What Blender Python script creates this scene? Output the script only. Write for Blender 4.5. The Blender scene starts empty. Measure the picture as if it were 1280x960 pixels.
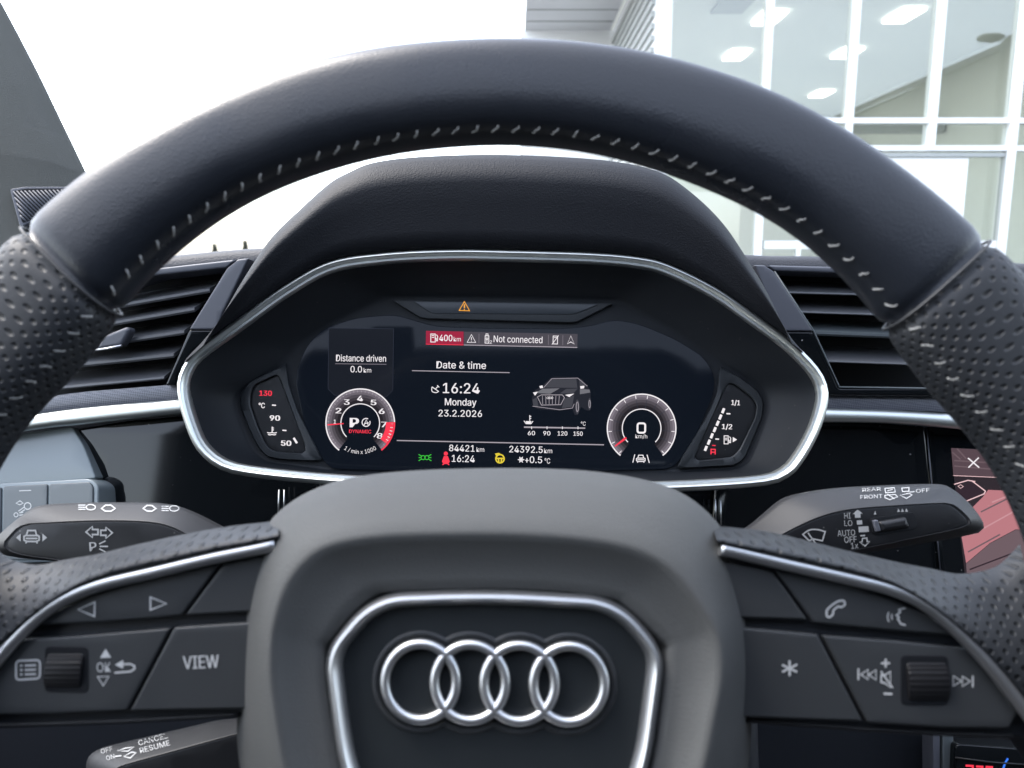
import bpy, math, random
from math import radians as R, sin, cos, pi, sqrt
from mathutils import Vector, Matrix, Euler
random.seed(4)
sc = bpy.context.scene
C = sc.collection

# ------------------------------------------------------------------ camera
FPX = 961.0                                  # focal length in pixels of the 1280 px wide photograph
EYE = Vector((0, 0, 1.25))
PITCH = 9.5
ROT = Euler((R(90 - PITCH), 0, 0))
CM = Matrix.Translation(EYE) @ ROT.to_matrix().to_4x4()
CR = ROT.to_matrix()
cd = bpy.data.cameras.new('camera')
cam = bpy.data.objects.new('camera', cd); C.objects.link(cam)
cam.location = EYE; cam.rotation_euler = ROT
cd.sensor_width = 36; cd.lens = 36 * FPX / 1280
cd.clip_start = 0.02; cd.clip_end = 3000
cd.dof.use_dof = True; cd.dof.focus_distance = 0.455; cd.dof.aperture_fstop = 16
sc.camera = cam

EXPO = 3.0
EXM = 2 ** EXPO

def P(px, py, d):
    return CM @ Vector(((px - 640) / FPX * d, (480 - py) / FPX * d, -d))

class Frame:
    """a plane in the car, given where one pixel's ray meets it; call it with a pixel and a height above the plane"""
    def __init__(s, px=None, py=None, d=None, tilt=0, yaw=0, roll=0, o=None, u=None, v=None):
        if o is None:
            s.o = P(px, py, d)
            m = CR @ Matrix.Rotation(R(yaw), 3, 'Y') @ Matrix.Rotation(R(-tilt), 3, 'X') @ Matrix.Rotation(R(roll), 3, 'Z')
            s.u, s.v, s.n = m.col[0].copy(), m.col[1].copy(), m.col[2].copy()
        else:
            s.o = Vector(o); s.u = Vector(u).normalized(); s.v = Vector(v).normalized(); s.n = s.u.cross(s.v)
    def __call__(s, px, py, z=0.0):
        r = CR @ Vector(((px - 640) / FPX, (480 - py) / FPX, -1))
        t = (s.o + s.n * z - EYE).dot(s.n) / r.dot(s.n)
        return EYE + r * t
    def uv(s, p):
        q = p - s.o
        return q.dot(s.u), q.dot(s.v)
    def at(s, a, b, z=0.0):
        return s.o + s.u * a + s.v * b + s.n * z

# ------------------------------------------------------------------ materials
MATS = {}
def mat(name, base=(.5, .5, .5), rough=.5, metal=0., spec=.5, coat=0., emit=None, bump=None, perf=False, ior=None, alpha=None, vary=0.):
    m = bpy.data.materials.new(name); m.use_nodes = True
    nt = m.node_tree; b = nt.nodes['Principled BSDF']
    b.inputs['Base Color'].default_value = (*base, 1)
    b.inputs['Roughness'].default_value = rough
    b.inputs['Metallic'].default_value = metal
    b.inputs['Specular IOR Level'].default_value = spec
    if coat:
        b.inputs['Coat Weight'].default_value = coat; b.inputs['Coat Roughness'].default_value = .04
    if emit:
        b.inputs['Emission Color'].default_value = (*emit, 1)
        b.inputs['Emission Strength'].default_value = 1 / EXM
    h = None
    if bump:                                  # (scale per metre, strength, distance)
        tc = nt.nodes.new('ShaderNodeTexCoord')
        n1 = nt.nodes.new('ShaderNodeTexVoronoi'); n1.inputs['Scale'].default_value = bump[0]
        n2 = nt.nodes.new('ShaderNodeTexNoise'); n2.inputs['Scale'].default_value = bump[0] * .8; n2.inputs['Detail'].default_value = 4
        nt.links.new(tc.outputs['Object'], n1.inputs['Vector']); nt.links.new(tc.outputs['Object'], n2.inputs['Vector'])
        ad = nt.nodes.new('ShaderNodeMath'); ad.operation = 'ADD'
        nt.links.new(n1.outputs['Distance'], ad.inputs[0]); nt.links.new(n2.outputs['Fac'], ad.inputs[1])
        bp = nt.nodes.new('ShaderNodeBump'); bp.inputs['Strength'].default_value = bump[1]; bp.inputs['Distance'].default_value = bump[2]
        nt.links.new(ad.outputs[0], bp.inputs['Height']); nt.links.new(bp.outputs[0], b.inputs['Normal']); h = bp
    if vary:                                  # dust and wear: a little uneven gloss
        tc = nt.nodes.new('ShaderNodeTexCoord')
        n3 = nt.nodes.new('ShaderNodeTexNoise'); n3.inputs['Scale'].default_value = 35; n3.inputs['Detail'].default_value = 6
        nt.links.new(tc.outputs['Object'], n3.inputs['Vector'])
        mr = nt.nodes.new('ShaderNodeMapRange'); mr.inputs['From Min'].default_value = .3; mr.inputs['From Max'].default_value = .7
        mr.inputs['To Min'].default_value = max(.02, rough - vary); mr.inputs['To Max'].default_value = min(1, rough + vary)
        nt.links.new(n3.outputs['Fac'], mr.inputs['Value']); nt.links.new(mr.outputs[0], b.inputs['Roughness'])
    if perf:                                  # punched leather: staggered rows of small holes
        uv = nt.nodes.new('ShaderNodeUVMap'); uv.uv_map = 'UVMap'
        mp = nt.nodes.new('ShaderNodeMapping'); mp.inputs['Rotation'].default_value = (0, 0, R(45)); mp.inputs['Scale'].default_value = (1 / .0031,) * 3
        vo = nt.nodes.new('ShaderNodeTexVoronoi'); vo.voronoi_dimensions = '2D'; vo.inputs['Randomness'].default_value = 0.0; vo.inputs['Scale'].default_value = 1
        nt.links.new(uv.outputs[0], mp.inputs['Vector']); nt.links.new(mp.outputs[0], vo.inputs['Vector'])
        mr = nt.nodes.new('ShaderNodeMapRange'); mr.interpolation_type = 'SMOOTHSTEP'
        mr.inputs['From Min'].default_value = .10; mr.inputs['From Max'].default_value = .30
        nt.links.new(vo.outputs['Distance'], mr.inputs['Value'])
        bp = nt.nodes.new('ShaderNodeBump'); bp.inputs['Strength'].default_value = .6; bp.inputs['Distance'].default_value = .0007
        mc = nt.nodes.new('ShaderNodeMixRGB'); mc.inputs[1].default_value = (base[0] * .25, base[1] * .25, base[2] * .25, 1); mc.inputs[2].default_value = (*base, 1)
        nt.links.new(mr.outputs[0], mc.inputs[0]); nt.links.new(mc.outputs[0], b.inputs['Base Color'])
        nt.links.new(mr.outputs[0], bp.inputs['Height'])
        if h: nt.links.new(h.outputs[0], bp.inputs['Normal'])
        nt.links.new(bp.outputs[0], b.inputs['Normal'])
    MATS[name] = m
    return m

M_leather = mat('smooth_leather', (.0120, .0145, .0195), .32, spec=.42, bump=(1700, .16, .0003), vary=.07)
M_perf = mat('punched_leather', (.018, .020, .023), .50, spec=.34, bump=(1800, .10, .0003), perf=True)
M_pad = mat('pad_plastic', (.072, .074, .073), .66, spec=.25, bump=(2600, .40, .0003))
M_button = mat('button_plastic', (.026, .0285, .031), .45, spec=.4, bump=(2500, .10, .0002), vary=.05)
M_scroll = mat('scroll_rubber', (.006, .006, .007), .5, spec=.3)
M_satin = mat('satin_silver', (.60, .61, .62), .40, metal=1.0)
M_bezel = mat('bezel_silver', (.56, .59, .575), .40, metal=1.0)
M_gloss = mat('gloss_black', (.004, .005, .006), .07, spec=.35)
M_dash = mat('dash_soft', (.022, .024, .030), .6, spec=.4, bump=(700, .35, .0006))
M_hood = mat('hood_leatherette', (.0035, .0045, .0070), .6, spec=.24, bump=(1100, .30, .0005))
M_funnel = mat('cluster_plastic', (.006, .008, .011), .6, spec=.3)
M_pod = mat('pod_plastic', (.018, .021, .024), .5, spec=.35)
M_greyplast = mat('grey_plastic', (.060, .064, .078), .42, spec=.45)
M_stalk = mat('stalk_plastic', (.0085, .0090, .0105), .55, spec=.4, bump=(2500, .08, .0002))
M_stalkf = mat('stalk_face', (.0065, .0070, .0085), .38, spec=.4, vary=.06)
M_prints = mat('stalk_print', (.28, .285, .285), .6)
M_print = mat('white_print', (.42, .43, .43), .6)
M_thread = mat('thread', (.26, .26, .25), .8)
M_dark = mat('dark_plastic', (.008, .010, .014), .5, spec=.4)
M_pillar = mat('pillar_cloth', (.080, .083, .078), .95, spec=.1, bump=(1500, .7, .0008))
M_groove = mat('groove', (.004, .005, .007), .7, spec=.2)
M_blade = mat('vent_blade', (.070, .073, .080), .40, spec=.5)
M_skytone = mat('satin_sky_tone', (.150, .178, .190), .30, spec=.5)  # reflected sky put into the base colour
M_panel = mat('emblem_panel_plastic', (.014, .017, .019), .45, spec=.35, bump=(2500, .08, .0002))
M_switch = mat('switch_plastic', (.062, .074, .080), .4, spec=.5)

def em(name, col, k=1.0, base=(.002, .002, .003)):
    return mat(name, base, .12, spec=.15, emit=tuple(c * k for c in col))
E_white = em('lit_white', (.95, .90, .93))
E_dim = em('lit_grey', (.42, .38, .42))
E_mid = em('lit_midgrey', (.20, .18, .21))
E_g = [em('lit_gauge', (a, a * .88, a * 1.04)) for a in (.02, .045, .085, .15, .22)]
E_red = em('lit_red', (1.0, .05, .09))
E_redbox = em('lit_redbox', (.36, .02, .055))
E_greybar = em('lit_greybar', (.075, .07, .085))
E_green = em('lit_green', (.05, .55, .05))
E_yellow = em('lit_yellow', (.80, .62, .05))
E_amber = em('lit_amber', (1.0, .42, .04))
E_box = em('lit_box', (.0110, .0135, .0195))
E_boxline = em('lit_boxline', (.03, .036, .055))
E_car1 = em('lit_car_dark', (.020, .022, .030))
E_car2 = em('lit_car_mid', (.06, .062, .075))
E_car3 = em('lit_car_light', (.17, .17, .19))
E_pink = em('lit_pink', (.50, .20, .225))
E_brown = em('lit_brown', (.10, .065, .078))
E_brown2 = em('lit_brown_dark', (.035, .022, .03))
E_brown3 = em('lit_brown_light', (.16, .11, .125))
E_pinkline = em('lit_pinkline', (.9, .6, .62))
E_pinkline2 = em('lit_pink_pale', (.60, .30, .33))
E_blue = em('lit_blue', (.05, .22, 1.0))
def specks(m, scale, amount):
    nt = m.node_tree; b = nt.nodes['Principled BSDF']; base = tuple(b.inputs['Base Color'].default_value)
    tc = nt.nodes.new('ShaderNodeTexCoord'); vo = nt.nodes.new('ShaderNodeTexVoronoi'); vo.inputs['Scale'].default_value = scale
    nt.links.new(tc.outputs['Object'], vo.inputs['Vector'])
    sp = nt.nodes.new('ShaderNodeSeparateColor'); nt.links.new(vo.outputs['Color'], sp.inputs[0])
    a = nt.nodes.new('ShaderNodeMath'); a.operation = 'MULTIPLY'; a.inputs[1].default_value = .13; nt.links.new(sp.outputs[0], a.inputs[0])
    c = nt.nodes.new('ShaderNodeMath'); c.operation = 'LESS_THAN'; nt.links.new(vo.outputs['Distance'], c.inputs[0]); nt.links.new(a.outputs[0], c.inputs[1])
    d = nt.nodes.new('ShaderNodeMath'); d.operation = 'MULTIPLY'; nt.links.new(c.outputs[0], d.inputs[0])
    e = nt.nodes.new('ShaderNodeMath'); e.operation = 'GREATER_THAN'; e.inputs[1].default_value = .72; nt.links.new(sp.outputs[1], e.inputs[0]); nt.links.new(e.outputs[0], d.inputs[1])
    mx = nt.nodes.new('ShaderNodeMixRGB'); mx.inputs[1].default_value = base; mx.inputs[2].default_value = (amount, amount, amount, 1)
    nt.links.new(d.outputs[0], mx.inputs[0]); nt.links.new(mx.outputs[0], b.inputs['Base Color'])
specks(M_gloss, 190, .16); specks(M_stalkf, 330, .08); specks(M_funnel, 230, .03)      # dust
# the display: black glass over a dim navy backlight
M_screen = mat('display_glass', (.003, .004, .005), .12, spec=.15, emit=(.0030, .0046, .0090))
M_screen2 = mat('touch_glass', (.003, .004, .006), .08, spec=.4, emit=(.004, .006, .007))

def carbon_mat():
    m = mat('carbon_weave', (.10, .11, .13), .38, spec=.5)
    nt = m.node_tree; b = nt.nodes['Principled BSDF']
    tc = nt.nodes.new('ShaderNodeTexCoord')
    mp = nt.nodes.new('ShaderNodeMapping'); mp.inputs['Rotation'].default_value = (0, R(38), 0)
    ck = nt.nodes.new('ShaderNodeTexChecker'); ck.inputs['Scale'].default_value = 900
    ck.inputs['Color1'].default_value = (.06, .065, .08, 1); ck.inputs['Color2'].default_value = (.12, .125, .145, 1)
    nt.links.new(tc.outputs['Object'], mp.inputs['Vector']); nt.links.new(mp.outputs[0], ck.inputs['Vector'])
    nt.links.new(ck.outputs['Color'], b.inputs['Base Color'])
    return m
M_carbon = carbon_mat()

# ------------------------------------------------------------------ objects
def thing(name, label, cat, loc, group=None):
    o = bpy.data.objects.new(name, None); C.objects.link(o); o.location = loc
    o.empty_display_size = .02
    o['label'] = label; o['category'] = cat
    if group: o['group'] = group
    return o
def root_of(o):
    while o.parent: o = o.parent
    return o
def mk(name, vs, fs, m, parent=None, smooth=True, uvs=None, label=None, autosmooth=None):
    org = root_of(parent).location if parent else Vector((0, 0, 0))
    me = bpy.data.meshes.new(name)
    me.from_pydata([tuple(Vector(v) - org) for v in vs], [], fs)
    if uvs:
        l = me.uv_layers.new(name='UVMap')
        for lp in me.loops: l.data[lp.index].uv = uvs[lp.vertex_index]
    me.materials.append(m)
    me.validate(); me.update()
    me.polygons.foreach_set('use_smooth', [smooth] * len(me.polygons))
    if autosmooth is not None: me.set_sharp_from_angle(angle=R(autosmooth))
    me.polygons.foreach_set('use_smooth', [smooth and p.loop_total < 5 for p in me.polygons]); me.update()
    o = bpy.data.objects.new(name, me); C.objects.link(o)
    if parent: o.parent = parent
    if label: o['label'] = label
    return o

# ---- 2-D helpers (pixels of the photograph or metres, both fine)
def crom(pts, n=8, closed=False):
    out = []; k = len(pts)
    rng = range(k) if closed else range(k - 1)
    for i in rng:
        g = lambda j: pts[j % k] if closed else pts[max(0, min(k - 1, j))]
        p0, p1, p2, p3 = g(i - 1), g(i), g(i + 1), g(i + 2)
        for s in range(n):
            t = s / n
            out.append(tuple(.5 * (2 * b + (c - a) * t + (2 * a - 5 * b + 4 * c - d) * t * t + (3 * b - a - 3 * c + d) * t ** 3)
                             for a, b, c, d in zip(p0, p1, p2, p3)))
    if not closed: out.append(tuple(pts[-1]))
    return out
def resample(pts, N, closed=False):
    q = list(pts) + ([pts[0]] if closed else [])
    L = [0]
    for a, b in zip(q, q[1:]): L.append(L[-1] + math.dist(a, b))
    out = []; j = 0
    for i in range(N):
        s = L[-1] * i / (N if closed else N - 1)
        while j < len(L) - 2 and L[j + 1] < s: j += 1
        t = (s - L[j]) / max(1e-9, L[j + 1] - L[j])
        out.append(tuple(a + (b - a) * t for a, b in zip(q[j], q[j + 1])))
    return out
def polar(pts, c, N):
    out = []; k = len(pts)
    for i in range(N):
        a = 2 * pi * i / N; dx, dy = cos(a), sin(a); best = 0
        for j in range(k):
            x1, y1 = pts[j][0] - c[0], pts[j][1] - c[1]; x2, y2 = pts[(j + 1) % k][0] - c[0], pts[(j + 1) % k][1] - c[1]
            ex, ey = x2 - x1, y2 - y1; det = dx * -ey + dy * ex
            if abs(det) < 1e-12: continue
            t = (x1 * -ey + y1 * ex) / det; s = (dx * y1 - dy * x1) / det
            if t > 0 and -1e-9 <= s <= 1 + 1e-9: best = max(best, t)
        out.append((c[0] + dx * best, c[1] + dy * best))
    return out
def rpoly(pts, r, n=5):
    out = []; k = len(pts)
    for i in range(k):
        a, b, c = pts[i - 1], pts[i], pts[(i + 1) % k]
        rr = r[i] if isinstance(r, (list, tuple)) else r
        la, lc = math.dist(a, b), math.dist(b, c); rr = min(rr, la * .48, lc * .48)
        p = tuple(b[j] + (a[j] - b[j]) * rr / la for j in (0, 1)); q = tuple(b[j] + (c[j] - b[j]) * rr / lc for j in (0, 1))
        for s in range(n + 1):
            t = s / n
            out.append(tuple((1 - t) ** 2 * p[j] + 2 * t * (1 - t) * b[j] + t * t * q[j] for j in (0, 1)))
    return out
def area(p):
    return .5 * sum(p[i - 1][0] * p[i][1] - p[i][0] * p[i - 1][1] for i in range(len(p)))
def inset(p, d):
    s = 1 if area(p) > 0 else -1; k = len(p); out = []
    for i in range(k):
        a, b, c = p[i - 1], p[i], p[(i + 1) % k]
        n1 = (-(b[1] - a[1]), b[0] - a[0]); n2 = (-(c[1] - b[1]), c[0] - b[0])
        l1 = math.hypot(*n1) or 1; l2 = math.hypot(*n2) or 1
        n1 = (n1[0] / l1, n1[1] / l1); n2 = (n2[0] / l2, n2[1] / l2)
        m = (n1[0] + n2[0], n1[1] + n2[1]); q = max(.35, (m[0] ** 2 + m[1] ** 2) / 2)
        out.append((b[0] + s * d * m[0] / q, b[1] + s * d * m[1] / q))
    return out
def dedup(p):
    out = []
    for a in p:
        if not out or math.dist(a, out[-1]) > 1e-7: out.append(a)
    if math.dist(out[0], out[-1]) < 1e-7: out.pop()
    return out

# ---- solids
def loft(loops, closed=True, cap0=False, cap1=False):
    vs = [p for l in loops for p in l]; n = len(loops[0]); fs = []
    for a in range(len(loops) - 1):
        for i in range(n if closed else n - 1):
            j = (i + 1) % n
            fs.append((a * n + i, a * n + j, (a + 1) * n + j, (a + 1) * n + i))
    if cap0: fs.append(tuple(reversed(range(n))))
    if cap1: fs.append(tuple((len(loops) - 1) * n + i for i in range(n)))
    return vs, fs
def plate(F, px, z0, z1, bev=.0004, seg=3):
    """a solid slab: the pixel outline at height z1, straight sides down to z0, rounded front edge"""
    p2 = dedup([F.uv(F(x, y, z1)) for x, y in px])
    if area(p2) < 0: p2.reverse()
    loops = [[F.at(a, b, z0) for a, b in p2]]
    for k in range(seg + 1):
        t = k / seg * pi / 2
        q = inset(p2, bev * (1 - cos(t))) if k else p2
        loops.append([F.at(a, b, z1 - bev + bev * sin(t)) for a, b in q])
    vs, fs = loft(loops, True, True, False)
    # front face: an even triangle mesh instead of one big polygon
    n = len(p2); base = len(vs) - n
    x0, x1 = min(a for a, b in q), max(a for a, b in q); y0, y1 = min(b for a, b in q), max(b for a, b in q)
    st = max(x1 - x0, y1 - y0) / 13; pts = [Vector(a) for a in q]
    gx = x0 + st / 2
    while gx < x1:
        gy = y0 + st / 2
        while gy < y1:
            w = 0; dm = 9.
            for m in range(n):
                (ax, ay), (bx, by) = q[m - 1], q[m]
                if (ay > gy) != (by > gy) and gx < ax + (gy - ay) / (by - ay) * (bx - ax): w ^= 1
                l2 = (bx - ax) ** 2 + (by - ay) ** 2 or 1e-12; tt = max(0, min(1, ((gx - ax) * (bx - ax) + (gy - ay) * (by - ay)) / l2))
                dm = min(dm, math.hypot(gx - ax - tt * (bx - ax), gy - ay - tt * (by - ay)))
            if w and dm > st * .25: pts.append(Vector((gx, gy)))
            gy += st
        gx += st
    r = delaunay_2d_cdt(pts, [(m, (m + 1) % n) for m in range(n)], [], 1, 1e-9)
    idx = []
    for m, p in enumerate(r[0]):
        og = [o for o in r[3][m] if o < n]
        if og: idx.append(base + og[0])
        else: idx.append(len(vs)); vs.append(F.at(p.x, p.y, z1))
    for f in r[2]:
        a, b, c = (r[0][k] for k in f[:3])
        if (b - a).cross(c - a) < 0: f = list(reversed(f))
        f = tuple(idx[k] for k in f)
        if len(set(f)) == len(f): fs.append(f)
    return vs, fs
def slab(name, F, px, z0, z1, m, parent, bev=.0004, seg=3, label=None):
    vs, fs = plate(F, px, z0, z1, bev, seg)
    return mk(name, vs, fs, m, parent, True, label=label, autosmooth=40)
def sheet(name, F, polys, z, m, parent):
    """flat printed or lit shapes on one plane"""
    vs, fs = [], []
    for p in polys:
        p = dedup(p); k = len(vs); vs += [F(x, y, z) for x, y in p]; f = list(range(k, k + len(p)))
        if area(p) > 0: f.reverse()
        fs.append(tuple(f))
    return mk(name, vs, fs, m, parent, False)
def ribbon(line, w, closed=False):
    """a polyline in pixels -> quads of width w"""
    line = dedup(line) if len(line) > 2 else line
    k = len(line); L, Rr = [], []
    for i in range(k):
        a = line[i - 1] if (i or closed) else None; b = line[i]; c = line[(i + 1) % k] if (i < k - 1 or closed) else None
        ds = []
        for s, e in ((a, b), (b, c)):
            if s and e:
                l = math.dist(s, e) or 1; ds.append(((e[0] - s[0]) / l, (e[1] - s[1]) / l))
        nx = sum(-d[1] for d in ds) / len(ds); ny = sum(d[0] for d in ds) / len(ds)
        q = max(.4, nx * nx + ny * ny)
        L.append((b[0] + nx / q * w / 2, b[1] + ny / q * w / 2)); Rr.append((b[0] - nx / q * w / 2, b[1] - ny / q * w / 2))
    out = []
    for i in range(k if closed else k - 1):
        j = (i + 1) % k; out.append([L[i], L[j], Rr[j], Rr[i]])
    return out
def arc(cx, cy, r, a0, a1, n=24, ry=None):
    ry = ry or r
    return [(cx + r * cos(R(a0 + (a1 - a0) * i / n)), cy - ry * sin(R(a0 + (a1 - a0) * i / n))) for i in range(n + 1)]
def icon(name, F, z, m, parent, strokes=(), fills=(), w=1.4):
    polys = [f for f in fills]
    for s in strokes:
        ww = w; cl = False
        if isinstance(s, dict): ww = s.get('w', w); cl = s.get('c', False); s = s['p']
        polys += ribbon(s, ww, cl)
    return sheet(name, F, polys, z, m, parent)
def Cl(p, w=None):
    d = {'p': p, 'c': True}
    if w: d['w'] = w
    return d

_cap = None
try:
    import os
    FONT = bpy.data.fonts.load(os.path.join(bpy.utils.system_resource('DATAFILES', path='fonts'), 'Inter.woff2'))
except Exception:
    FONT = None
def text_polys(s, bold):
    cu = bpy.data.curves.new('lettering', 'FONT'); cu.body = s
    if FONT: cu.font = FONT
    cu.offset = bold; cu.resolution_u = 3
    o = bpy.data.objects.new('lettering', cu); C.objects.link(o)
    bpy.context.view_layer.update()
    me = bpy.data.meshes.new_from_object(o.evaluated_get(bpy.context.evaluated_depsgraph_get()))
    vs = [(v.co.x, v.co.y) for v in me.vertices]; fs = [tuple(p.vertices) for p in me.polygons]
    bpy.data.objects.remove(o); bpy.data.curves.remove(cu); bpy.data.meshes.remove(me)
    return vs, fs
def text(name, F, s, p0, p1, h, m, parent, z=.0004, bold=0.0, warp=None, slant=0.0):
    """lettering whose baseline runs from pixel p0 to p1 and whose capitals are h pixels high"""
    global _cap
    if _cap is None:
        v, _ = text_polys('H', 0); _cap = max(y for x, y in v)
    vs, fs = text_polys(s, 0); nv = len(vs)
    if bold:
        vs = vs + [(x + bold * 2.2, y) for x, y in vs]; fs = fs + [tuple(i + nv for i in q) for q in fs]
    x0 = min(v[0] for v in vs); x1 = max(v[0] for v in vs)
    dx, dy = p1[0] - p0[0], p1[1] - p0[1]; l = math.hypot(dx, dy); nx, ny = dy / l, -dx / l
    out = []
    for k, (x, y) in enumerate(vs):
        zz = z + (.00003 if k >= nv else 0)
        t = (x - x0) / (x1 - x0); hh = y / _cap * h
        if warp: q = warp(t, hh)
        else: q = (p0[0] + dx * t + nx * hh + dx / l * hh * slant, p0[1] + dy * t + ny * hh + dy / l * hh * slant)
        out.append(F(q[0], q[1], zz))
    return mk(name, out, fs, m, parent, False)
def sweep(path, profile, ups, closed=False, caps=True):
    """profile points (side, up) carried along a 3-D path"""
    n = len(path); loops = []
    for i in range(n):
        a = path[i - 1] if (i or closed) else path[0]; c = path[(i + 1) % n] if (i < n - 1 or closed) else path[-1]
        t = (c - a).normalized(); up = ups[i] if isinstance(ups, list) else ups
        side = t.cross(up).normalized(); u2 = side.cross(t).normalized()
        loops.append([path[i] + side * s + u2 * h for s, h in profile])
    if closed: loops.append(loops[0])
    return loft(loops, True, caps and not closed, caps and not closed)
def ell(w, h, n=12, a0=0, a1=360):
    return [(w * cos(R(a0 + (a1 - a0) * i / n)), h * sin(R(a0 + (a1 - a0) * i / n))) for i in range(n)]
def box(lo, hi):
    x0, y0, z0 = lo; x1, y1, z1 = hi
    v = [(x, y, z) for z in (z0, z1) for y in (y0, y1) for x in (x0, x1)]
    return [Vector(a) for a in v], [(0, 2, 3, 1), (4, 5, 7, 6), (0, 1, 5, 4), (2, 6, 7, 3), (0, 4, 6, 2), (1, 3, 7, 5)]
def join(parts):
    vs, fs = [], []
    for v, f in parts:
        k = len(vs); vs += list(v); fs += [tuple(i + k for i in q) for q in f]
    return vs, fs
def lerp2(a, b, t): return tuple(x + (y - x) * t for x, y in zip(a, b))

from mathutils.bvhtree import BVHTree
from mathutils.geometry import delaunay_2d_cdt
class Surf:
    """a built surface: a pixel's ray meets it, raised by z along the surface normal"""
    def __init__(s, v, f):
        s.t = BVHTree.FromPolygons([tuple(p) for p in v], [tuple(q) for q in f])
    def __call__(s, px, py, z=0.0):
        for k in range(14):
            r = (CR @ Vector(((px - 640) / FPX, (480 - py - k) / FPX, -1))).normalized()
            h, n, i, d = s.t.ray_cast(EYE, r)
            if h is not None: break
        return h + (n if n.dot(r) < 0 else -n) * z

# =================================================================== STEERING WHEEL
W = Frame(618, 855, .2048, tilt=9, roll=-.6)
wheel = thing('steering_wheel', 'black leather steering wheel with grey hub, four silver rings and button spokes', 'steering wheel', W.o)

OUT = [(-8, 340), (25, 297), (60, 262), (109, 221), (187, 171), (270, 127.5), (356, 92), (480, 64), (560, 56.5), (655, 54), (730, 59), (800, 69), (880, 90), (957, 116), (1062, 172), (1156, 240), (1231, 306), (1269, 345), (1290, 372)]
INN = [(7, 559), (41, 514), (90, 472), (120, 431), (150, 388), (202, 328), (221, 315), (262, 281), (319, 247), (394, 217), (476, 194), (560, 183), (650, 180), (730, 188), (800, 204), (875, 232), (939, 259), (999, 296), (1059, 350), (1107, 408), (1149, 472), (1197, 525), (1235, 567), (1261, 612)]
def polar_rim(pts):
    d = []
    for x, y in pts:
        a, b = W.uv(W(x, y)); d.append((math.degrees(math.atan2(a, b)), math.hypot(a, b)))
    return sorted(d)
RO, RI = polar_rim(OUT), polar_rim(INN)
def interp(d, t):
    if t <= d[0][0]: return d[0][1]
    if t >= d[-1][0]: return d[-1][1]
    for (a, ra), (b, rb) in zip(d, d[1:]):
        if a <= t <= b:
            return ra + (rb - ra) * (t - a) / (b - a)
def smooth_r(d, t):
    s = w = 0
    for k in range(-8, 9):
        g = math.exp(-(k / 4) ** 2); s += g * interp(d, t + k * 1.2); w += g
    return s / w
TH = .0105
def rim_section(t, n=28):
    """section of the rim at angle t (degrees from the top)"""
    tc = max(-100, min(100, t))
    ro, ri = smooth_r(RO, tc), smooth_r(RI, tc)
    ro_b, ri_b = .1905, .1575
    if abs(t) > 100:
        k = min(1, (abs(t) - 100) / 20); ro = ro + (ro_b - ro) * k; ri = ri + (ri_b - ri) * k
        fl = .155 / max(.2, -cos(R(t))) if cos(R(t)) < 0 else 9
        if ro > fl: ri -= ro - fl; ro = fl
    er = W.u * sin(R(t)) + W.v * cos(R(t))
    rc, hw = (ro + ri) / 2, (ro - ri) / 2
    ray = (W.o + er * rc - EYE); s = ray.dot(er) / max(1e-6, -ray.dot(W.n))
    hw = sqrt(max(hw * hw * .5, hw * hw - (TH * s) ** 2))
    ctr = W.o + er * rc
    return ctr, er, hw, rc
def rim_pt(t, phi, off=0.0):
    ctr, er, hw, rc = rim_section(t)
    c, s = cos(R(phi)), sin(R(phi))
    e = .7                                   # slightly squared section
    c2 = math.copysign(abs(c) ** e, c); s2 = math.copysign(abs(s) ** e, s)
    return ctr + er * (hw + off) * c2 + W.n * (TH + off) * s2
def rim_piece(name, a0, a1, m, off=0.0, taper0=False, taper1=False, label=None):
    n = max(8, int(abs(a1 - a0) / 1.0)); K = 36; vs, uvs, fs = [], [], []
    for i in range(n + 1):
        t = a0 + (a1 - a0) * i / n
        o = off
        ctr, er, hw, rc = rim_section(t)
        edge = min(i if taper0 else 99, (n - i) if taper1 else 99)
        o -= {0: .0022, 1: .0004}.get(edge, 0)
        for k in range(K + 1):
            phi = 360 * k / K
            vs.append(rim_pt(t, phi, o)); uvs.append((R(t) * .175, phi / 360 * 2 * pi * (hw + TH) / 2))
    for i in range(n):
        for k in range(K):
            a = i * (K + 1) + k; fs.append((a, a + 1, a + K + 2, a + K + 1))
    for ring, rev in ((0, False), (n, True)):
        f = [ring * (K + 1) + k for k in range(K)]
        fs.append(tuple(reversed(f)) if rev else tuple(f))
    return mk(name, vs, fs, m, wheel, True, uvs, label=label)
def ang(px, py):
    a, b = W.uv(W(px, py)); return math.degrees(math.atan2(a, b))
SL, SR = ang(88, 338), ang(1171, 356)
rim_top = rim_piece('rim_cover', SL, SR, M_leather, taper0=True, taper1=True, label='smooth leather upper arc of the rim')
grip_l = rim_piece('grip', -150, SL, M_perf, off=.0006, taper1=True, label='punched leather grip with pale stitches')
grip_r = rim_piece('grip', SR, 150, M_perf, off=.0006, taper0=True, label='punched leather grip with pale stitches')
rim_piece('rim_base', 150, 210, M_leather)
def stitches(name, parent, angs, phi0, phi1, slant, r=.00034):
    pcs = []
    for t in angs:
        pts = [rim_pt(t + slant * (k / 4 - .5) + random.uniform(-.15, .15), phi0 + (phi1 - phi0) * k / 4, .0004 if 0 < k < 4 else -.0006) for k in range(5)]
        up = (pts[2] - rim_section(t)[0]).normalized()
        pcs.append(sweep(pts, ell(r, r * .8, 6), up))
    v, f = join(pcs); return mk(name, v, f, M_thread, parent)
def arange(a, b, s):
    out = []
    while a < b: out.append(a); a += s
    return out
stitches('stitching', rim_top, arange(SL + 2, SR - 1, 2.15), 166, 149, .8)
stitches('stitching', grip_l, arange(-112, SL - 1, 2.15), 160, 138, -.9, r=.00042)
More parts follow.
